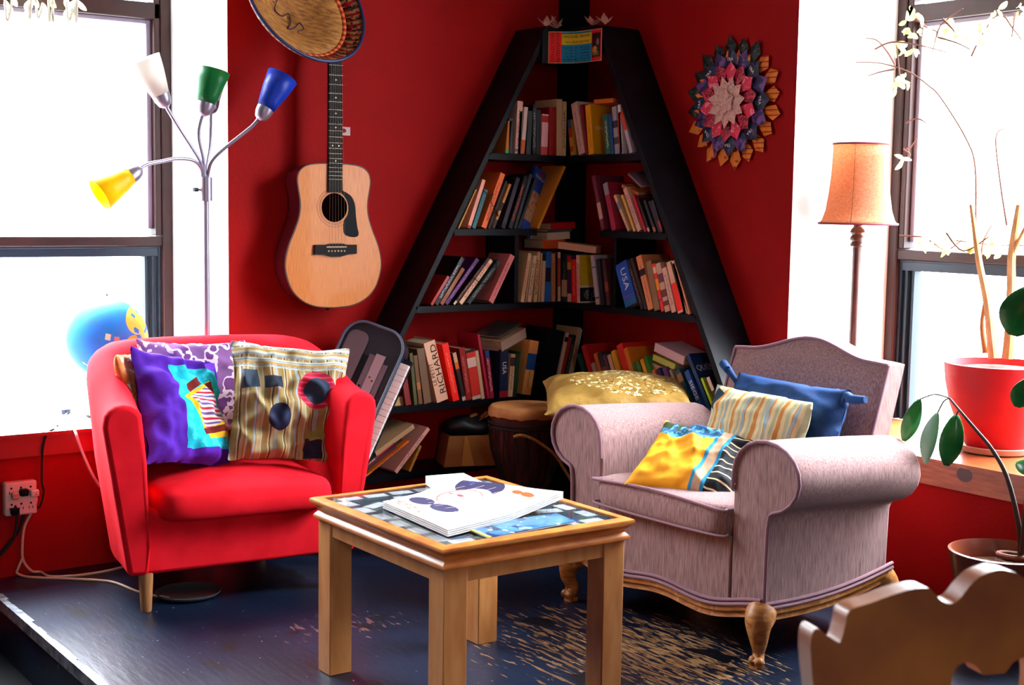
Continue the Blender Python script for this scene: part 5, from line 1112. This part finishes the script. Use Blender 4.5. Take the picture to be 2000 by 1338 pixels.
b = B(); box(b, -.124, -.088, KL + .02, -.022, -.006, -.0015); mk('display_strip', b, PA2, kb, smooth=False)
b = B()
for x, y, r in ((-.185, -.17, .006), (-.232, -.16, .004), (-.136, -.15, .004), (-.112, -.11, .003), (-.098, -.12, .003), (-.076, -.27, .006), (-.110, -.31, .003), (-.118, -.36, .003)): lathe(b, [(r, -.0055), (r, .001)], 10, Matrix.Translation((x, y, 0)))
mk('knobs', b, BLK, kb)
b = B(); n = 30; kw = .0212
for k in range(n):
    y1 = -.02 - k * (kw + .001); box(b, -.036, 0, y1 - kw, y1, -.034, -.020)
mk('white_keys', b, mat('white piano keys', 'e8e2dc', .3, .4), kb, bevel=.001, smooth=False)
b = B(); box(b, -.045, -.005, KL, .0, -.060, -.036); mk('key_bed', b, PBK, kb, smooth=False)
# ---------------------------------------------------------------- goblet drum
dr = thing('djembe_drum', 'dark wooden goblet drum with hide head beside the bookcase', 'drum', (-.583, -.506, 0))
DWD = mat('dark carved drum wood', '2a120c', .5, .3, col2='4a1c12', ns=14, nst=(2, 2, .5)); HID = mat('tan drum hide', 'b87c48', .7, .2, col2='9a6436', ns=12)
b = B(); lathe(b, [(.078, 0), (.082, .01), (.070, .08), (.060, .15), (.062, .19), (.085, .235), (.108, .29), (.122, .36), (.130, .43), (.133, .485), (.125, .488)], 40); mk('shell', b, DWD, dr)
b = B(); lathe(b, [(.0, .4995), (.10, .4995), (.130, .497), (.1385, .488), (.140, .470), (.1385, .462)], 48, cap1=False)
for v in b.verts:
    if v.co.z < .465: v.co.z += .010 * noise.noise(v.co * 40)
mk('drum_head', b, HID, dr)
b = B()
for z, r in ((.440, .1375), (.425, .136), (.225, .088)): tube(b, [(r * cos(a), r * sin(a), z) for a in [2 * pi * k / 40 for k in range(40)]], .0045, 6, closed=True)
for k in range(20):
    a = 2 * pi * k / 20
    for d in (-.06, .06): tube(b, [(.139 * cos(a), .139 * sin(a), .428), (.128 * cos(a + d), .128 * sin(a + d), .34), (.092 * cos(a + 2.4 * d), .092 * sin(a + 2.4 * d), .228)], .0022, 5)
mk('lacing', b, mat('dark rope', '1c100c', .9), dr)
b = B(); tube(b, crv([(-.118, -.085, .405), (-.10, -.105, .412), (-.06, -.135, .395), (.0, -.165, .345), (.05, -.172, .275), (.085, -.165, .235), (.10, -.15, .25)], 7), .0055, 8); mk('rope_handle', b, mat('tan rope', 'a87a3c', .9, col2='7a5426', ns=200), dr)
# ---------------------------------------------------------------- carton and bag on the bottom shelf
CRD = mat('brown cardboard', '9c6a3c', .85, .1, col2='86582e', ns=8); CRL = mat('lighter cardboard flap', 'b8863e', .85, .1)
cb = thing('cardboard_box', 'open brown cardboard box on the bottom shelf beside the drum', 'box', (-.60, -.150, .233), (0, 0, -.35))
b = B(); loft(b, [[(-.105, -.07, 0), (.13, -.07, 0), (.13, .07, 0), (-.105, .07, 0)], [(-.085, -.066, .115), (.115, -.066, .115), (.115, .066, .115), (-.085, .066, .115)]], True, False); mk('carton', b, CRD, cb, smooth=False, solid=.003)
b = B(); prism(b, [(-.04, 0.002), (.01, 0.002), (-.018, .112), (-.028, .112)], -.0745, -.0705, ax='y'); mk('flap', b, CRL, cb, smooth=False)
bg = B(); ball(bg, (0, 0, 0), .10, 28, 16, sc=(1.05, .62, .42))
for v in bg.verts: v.co += v.co.normalized() * .022 * noise.noise(v.co * 16)
bag = tag(mk('cloth_bag', bg, mat('black crumpled bag', '0d0d10', .5, .4), loc=(-.585, -.14, .372)), 'crumpled black bag lying on the cardboard box', 'bag')
tb = thing('tan_scarf', 'tan crumpled scarf draped over the black bag', 'scarf', (-.50, -.165, .405), (0, .2, -.4))
b = B(); grid(b, 16, 12, lambda u, v: V(((u - .5) * .13, (v - .5) * .07, .012 - .25 * (u - .5) ** 2 + .018 * noise.noise(V((u * 5, v * 5, 3)))))); mk('cloth', b, mat('tan patterned cloth', '9a7038', .9, layers=[(('noise', 70, .56), '6a2c1c')]), tb, solid=.003, sharp=180)
b = B()
for k in range(3): tube(b, crv([(-.06, -.02 + .012 * k, .0), (-.09, -.022 + .010 * k, -.018), (-.115, -.03 + .012 * k, -.034)], 4), .0035, 6)
mk('fringe', b, mat('tan fringe', 'b08a44', .9), tb)
# ---------------------------------------------------------------- small things on the floor and the wall
b = B(); lathe(b, [(.0, .003), (.088, .003), (.098, .010), (.1, .014), (.097, .015), (.086, .006), (.0, .006)], 40); tag(mk('metal_dish', b, mat('dull dark steel', '8a8e94', .3, .5, .8), loc=(-1.86, -.50, 0)), 'round shallow metal dish on the floor under the red armchair', 'dish')
ot = thing('power_outlet', 'white six-way wall outlet under the globe window sill', 'outlet', M=frame((-2.222, -.001, .258), (1, 0, 0), (0, 0, 1)))
OWH = mat('aged white plastic', 'd8bcb0', .5, .3); 
b = B(); box(b, -.052, .048, -.055, .053, 0, .032); mk('housing', b, OWH, ot, bevel=.006, seg=3)
b = B()
for x in (-.032, -.002, .028):
    for y in (.034, -.018):
        lathe(b, [(.0035, .0305), (.0035, .0328)], 8, Matrix.Translation((x, y, 0)))
        for q in (-.006, .006): box(b, x + q - .0012, x + q + .0012, y - .018, y - .010, .0305, .0326)
mk('socket_slots', b, BLK, ot)
def plug(name, x, y, m, w=.026):
    b = B(); box(b, x - w / 2, x + w / 2, y - .011, y + .011, .032, .055); return mk(name, b, m, ot, bevel=.004)
plug('plug', .004, .020, BLK); plug('plug', -.026, -.038, BLK); plug('plug', .036, .015, OWH); plug('plug', -.024, .012, mat('beige plug', 'b88a78', .5), .022)
CW = mat('cream cable', 'c8a890', .6); CK = mat('black cable', '0c0a0c', .6)
def cord(key, r, m, label, pre=()):
    b = B(); pts = [V(p) for p in list(pre) + K['cords'][key]]
    pts = [V((p.x, min(p.y, -.012) if p.z < .44 and p.z > .02 else p.y, max(p.z, r))) for p in pts]
    tube(b, crv(pts, 6), r, 8); tag(mk('power_cable', b, m), label, 'cord')
cord('white', .0042, CW, 'cream cord from the outlet running along the floor edge', [(-2.186, -.056, .273), (-2.180, -.05, .27)])
cord('white2', .004, CW, 'second cream cord lying on the floor beneath the red armchair')
cord('black', .0035, CK, 'black cord dropping from the white sill beside the outlet')
cord('black2', .0045, CK, 'black cord hanging from the upper outlet plug', [(-2.218, -.056, .278)])
cord('black3', .004, CK, 'black cord hanging from the lower outlet plug', [(-2.248, -.056, .218)])
cord('sillwhite', .0048, mat('white cable', 'e8dcd8', .5), 'white cord hanging over the sill edge beside the red armchair')
cord('sillblack', .003, CK, 'thin black cord lying on the white sill')
b = B(); q = K['plug']; box(b, -.014, .014, -.010, .010, 0, .018); tag(mk('cord_plug', b, mat('dark blue plug', '202840', .5), loc=(q[0], q[1], .4632), rot=(0, 0, .6), bevel=.003), 'small dark plug lying on the white window sill', 'plug')
# ---------------------------------------------------------------- carved wooden chair in front
CHW = mat('worn carved oak', '84462a', .42, .4, col2='b06a30', ns=5, nlo=.35, nhi=.7, coat=.1, bump=.1, bs=60, bst=(1, 8, 1))
d = V(K['fg_d']); nn = V(K['fg_n']); fo = V(K['fg_o'])
axx = .115     # symmetry axis of the crest
ch = thing('carved_wooden_chair', 'carved dark oak chair with a scalloped back in front of the potted rubber plant', 'chair', M=Matrix(((d.x, 0, -d.y, fo.x), (d.y, 0, d.x, fo.y), (0, 1, 0, 0), (0, 0, 0, 1))))
# chair axes: x along the back, y up, z away from the camera side
CM = Matrix(((d.x, 0, -nn.x, fo.x), (d.y, 0, -nn.y, fo.y), (0, 1, 0, fo.z), (0, 0, 0, 1)))
ch.matrix_world = CM
lft = [(-.10, -.40), (-.142, -.16)] + list(K['fg_out'][:-1]) + [(axx, .0735)]
sm = crv([(x, y, 0) for x, y in lft], 3); P = [(p.x, p.y) for p in sm]
P = P + [(2 * axx - x, y) for x, y in P[:-1]][::-1]
hl = [(.05, -.125)] + list(K['fg_hole'][:6]) + [(.106, -.070)]
hs = crv([(x, y, 0) for x, y in hl], 3); Hh = [(p.x, p.y) for p in hs]; Hh = Hh + [(2 * axx - x, y) for x, y in Hh if x < axx - .002][::-1]
b = B(); T = .034
rim = [b.verts.new((x, y, 0)) for x, y in P]; hol = [b.verts.new((x, y, 0)) for x, y in Hh]
es = [b.edges.new((q[i], q[(i + 1) % len(q)])) for q in (rim, hol) for i in range(len(q))]
bmesh.ops.triangle_fill(b, edges=es, use_beauty=True)
import mathutils
def inside(p, poly):
    c = False
    for i in range(len(poly)):
        (x1, y1), (x2, y2) = poly[i - 1], poly[i]
        if (y1 > p[1]) != (y2 > p[1]) and p[0] < (x2 - x1) * (p[1] - y1) / (y2 - y1) + x1: c = not c
    return c
for f in list(b.faces):
    c = f.calc_center_median()
    if inside((c.x, c.y), Hh): b.faces.remove(f)
ex = bmesh.ops.extrude_face_region(b, geom=b.faces[:]); bmesh.ops.translate(b, vec=(0, 0, T), verts=[v for v in ex['geom'] if isinstance(v, bmesh.types.BMVert)])
mk('carved_backrest', b, CHW, ch, bevel=.006, seg=3, sharp=35)
zf = -.17 - fo.z
b = B(); pr_ = [(axx - .21, 0), (axx + .21, 0), (axx + .24, .42), (axx - .24, .42)]
loft(b, [[(x, zf + .43, z) for x, z in pr_], [(x, zf + .46, z) for x, z in pr_]]); mk('seat', b, CHW, ch, bevel=.006)
for sx in (-1, 1):
    for z_, tilt in ((.05, -.06), (.37, .05)):
        b = B(); tube(b, [(axx + sx * .17, zf + .435, z_), (axx + sx * .21, zf, z_ + tilt)], [.022, .016], 12); mk('leg', b, CHW, ch)
# ---------------------------------------------------------------- daylight and camera
w = bpy.data.worlds.new('overcast sky'); SC.world = w; w.use_nodes = True
nt = w.node_tree; bgn = nt.nodes['Background']; bgn.inputs[0].default_value = (.86, .93, 1.0, 1)
# overcast sky: the zenith about three times as bright as the horizon, dim ground below it
tcw = nt.nodes.new('ShaderNodeTexCoord'); sx_ = nt.nodes.new('ShaderNodeSeparateXYZ'); nt.links.new(tcw.outputs['Generated'], sx_.inputs[0])
def wm(op, a, b):
    n = nt.nodes.new('ShaderNodeMath'); n.operation = op; n.inputs[1].default_value = b
    nt.links.new(a, n.inputs[0]); return n.outputs[0]
zz = wm('POWER', wm('MAXIMUM', sx_.outputs[2], 0.0), 1.15)
side = wm('ADD', wm('MULTIPLY', sx_.outputs[0], .55), 1.0)      # clouds thinner on one side
tot = wm('ADD', wm('MULTIPLY', zz, SKY * 3.0), SKY * .30); mm = nt.nodes.new('ShaderNodeMath'); mm.operation = 'MULTIPLY'
nt.links.new(tot, mm.inputs[0]); nt.links.new(side, mm.inputs[1]); nt.links.new(mm.outputs[0], bgn.inputs[1])
def portal(name, loc, rot, sx, sy):
    l = bpy.data.lights.new(name, 'AREA'); l.shape = 'RECTANGLE'; l.size = sx; l.size_y = sy; l.cycles.is_portal = True
    o = bpy.data.objects.new(name, l); COL.objects.link(o); o.location = loc; o.rotation_euler = rot
portal('daylight_portal', (-2.2, .62, 1.6), (-pi / 2, 0, 0), 1.42, 2.3)
portal('daylight_portal', (.62, -1.9, 1.6), (pi / 2, 0, pi / 2), 1.42, 2.3)
portal('daylight_portal', (-4.0, -7.62, 1.7), (pi / 2, 0, 0), .7, 1.6)  # covers the added rear opening that gives fill from behind the camera
cam = bpy.data.cameras.new('camera'); co_ = bpy.data.objects.new('camera', cam); COL.objects.link(co_)
cam.sensor_width = 36; cam.lens = 2671.04 / 2000 * 36; cam.clip_start = .05
yaw, pit, rol = radians(54.3214), radians(5.7209), radians(.8882)
f = V((cos(yaw) * cos(pit), sin(yaw) * cos(pit), -sin(pit))); r = V((sin(yaw), -cos(yaw), 0)); u = r.cross(f)
r2 = r * cos(rol) + u * sin(rol); u2 = u * cos(rol) - r * sin(rol)
co_.matrix_world = Matrix(((r2.x, u2.x, -f.x, CAM[0]), (r2.y, u2.y, -f.y, CAM[1]), (r2.z, u2.z, -f.z, CAM[2]), (0, 0, 0, 1)))
cam.dof.use_dof = True; cam.dof.focus_distance = 4.2; cam.dof.aperture_fstop = 6.3
SC.camera = co_
vs = SC.view_settings; vs.view_transform = 'Standard'; vs.look = 'None'; vs.exposure = EXPO; vs.gamma = 1; vs.use_curve_mapping = False
cy = SC.cycles; cy.use_denoising = True; cy.max_bounces = 8; cy.diffuse_bounces = 4; cy.glossy_bounces = 3; cy.transparent_max_bounces = 12; cy.sample_clamp_indirect = 6; cy.caustics_reflective = False; cy.caustics_refractive = False
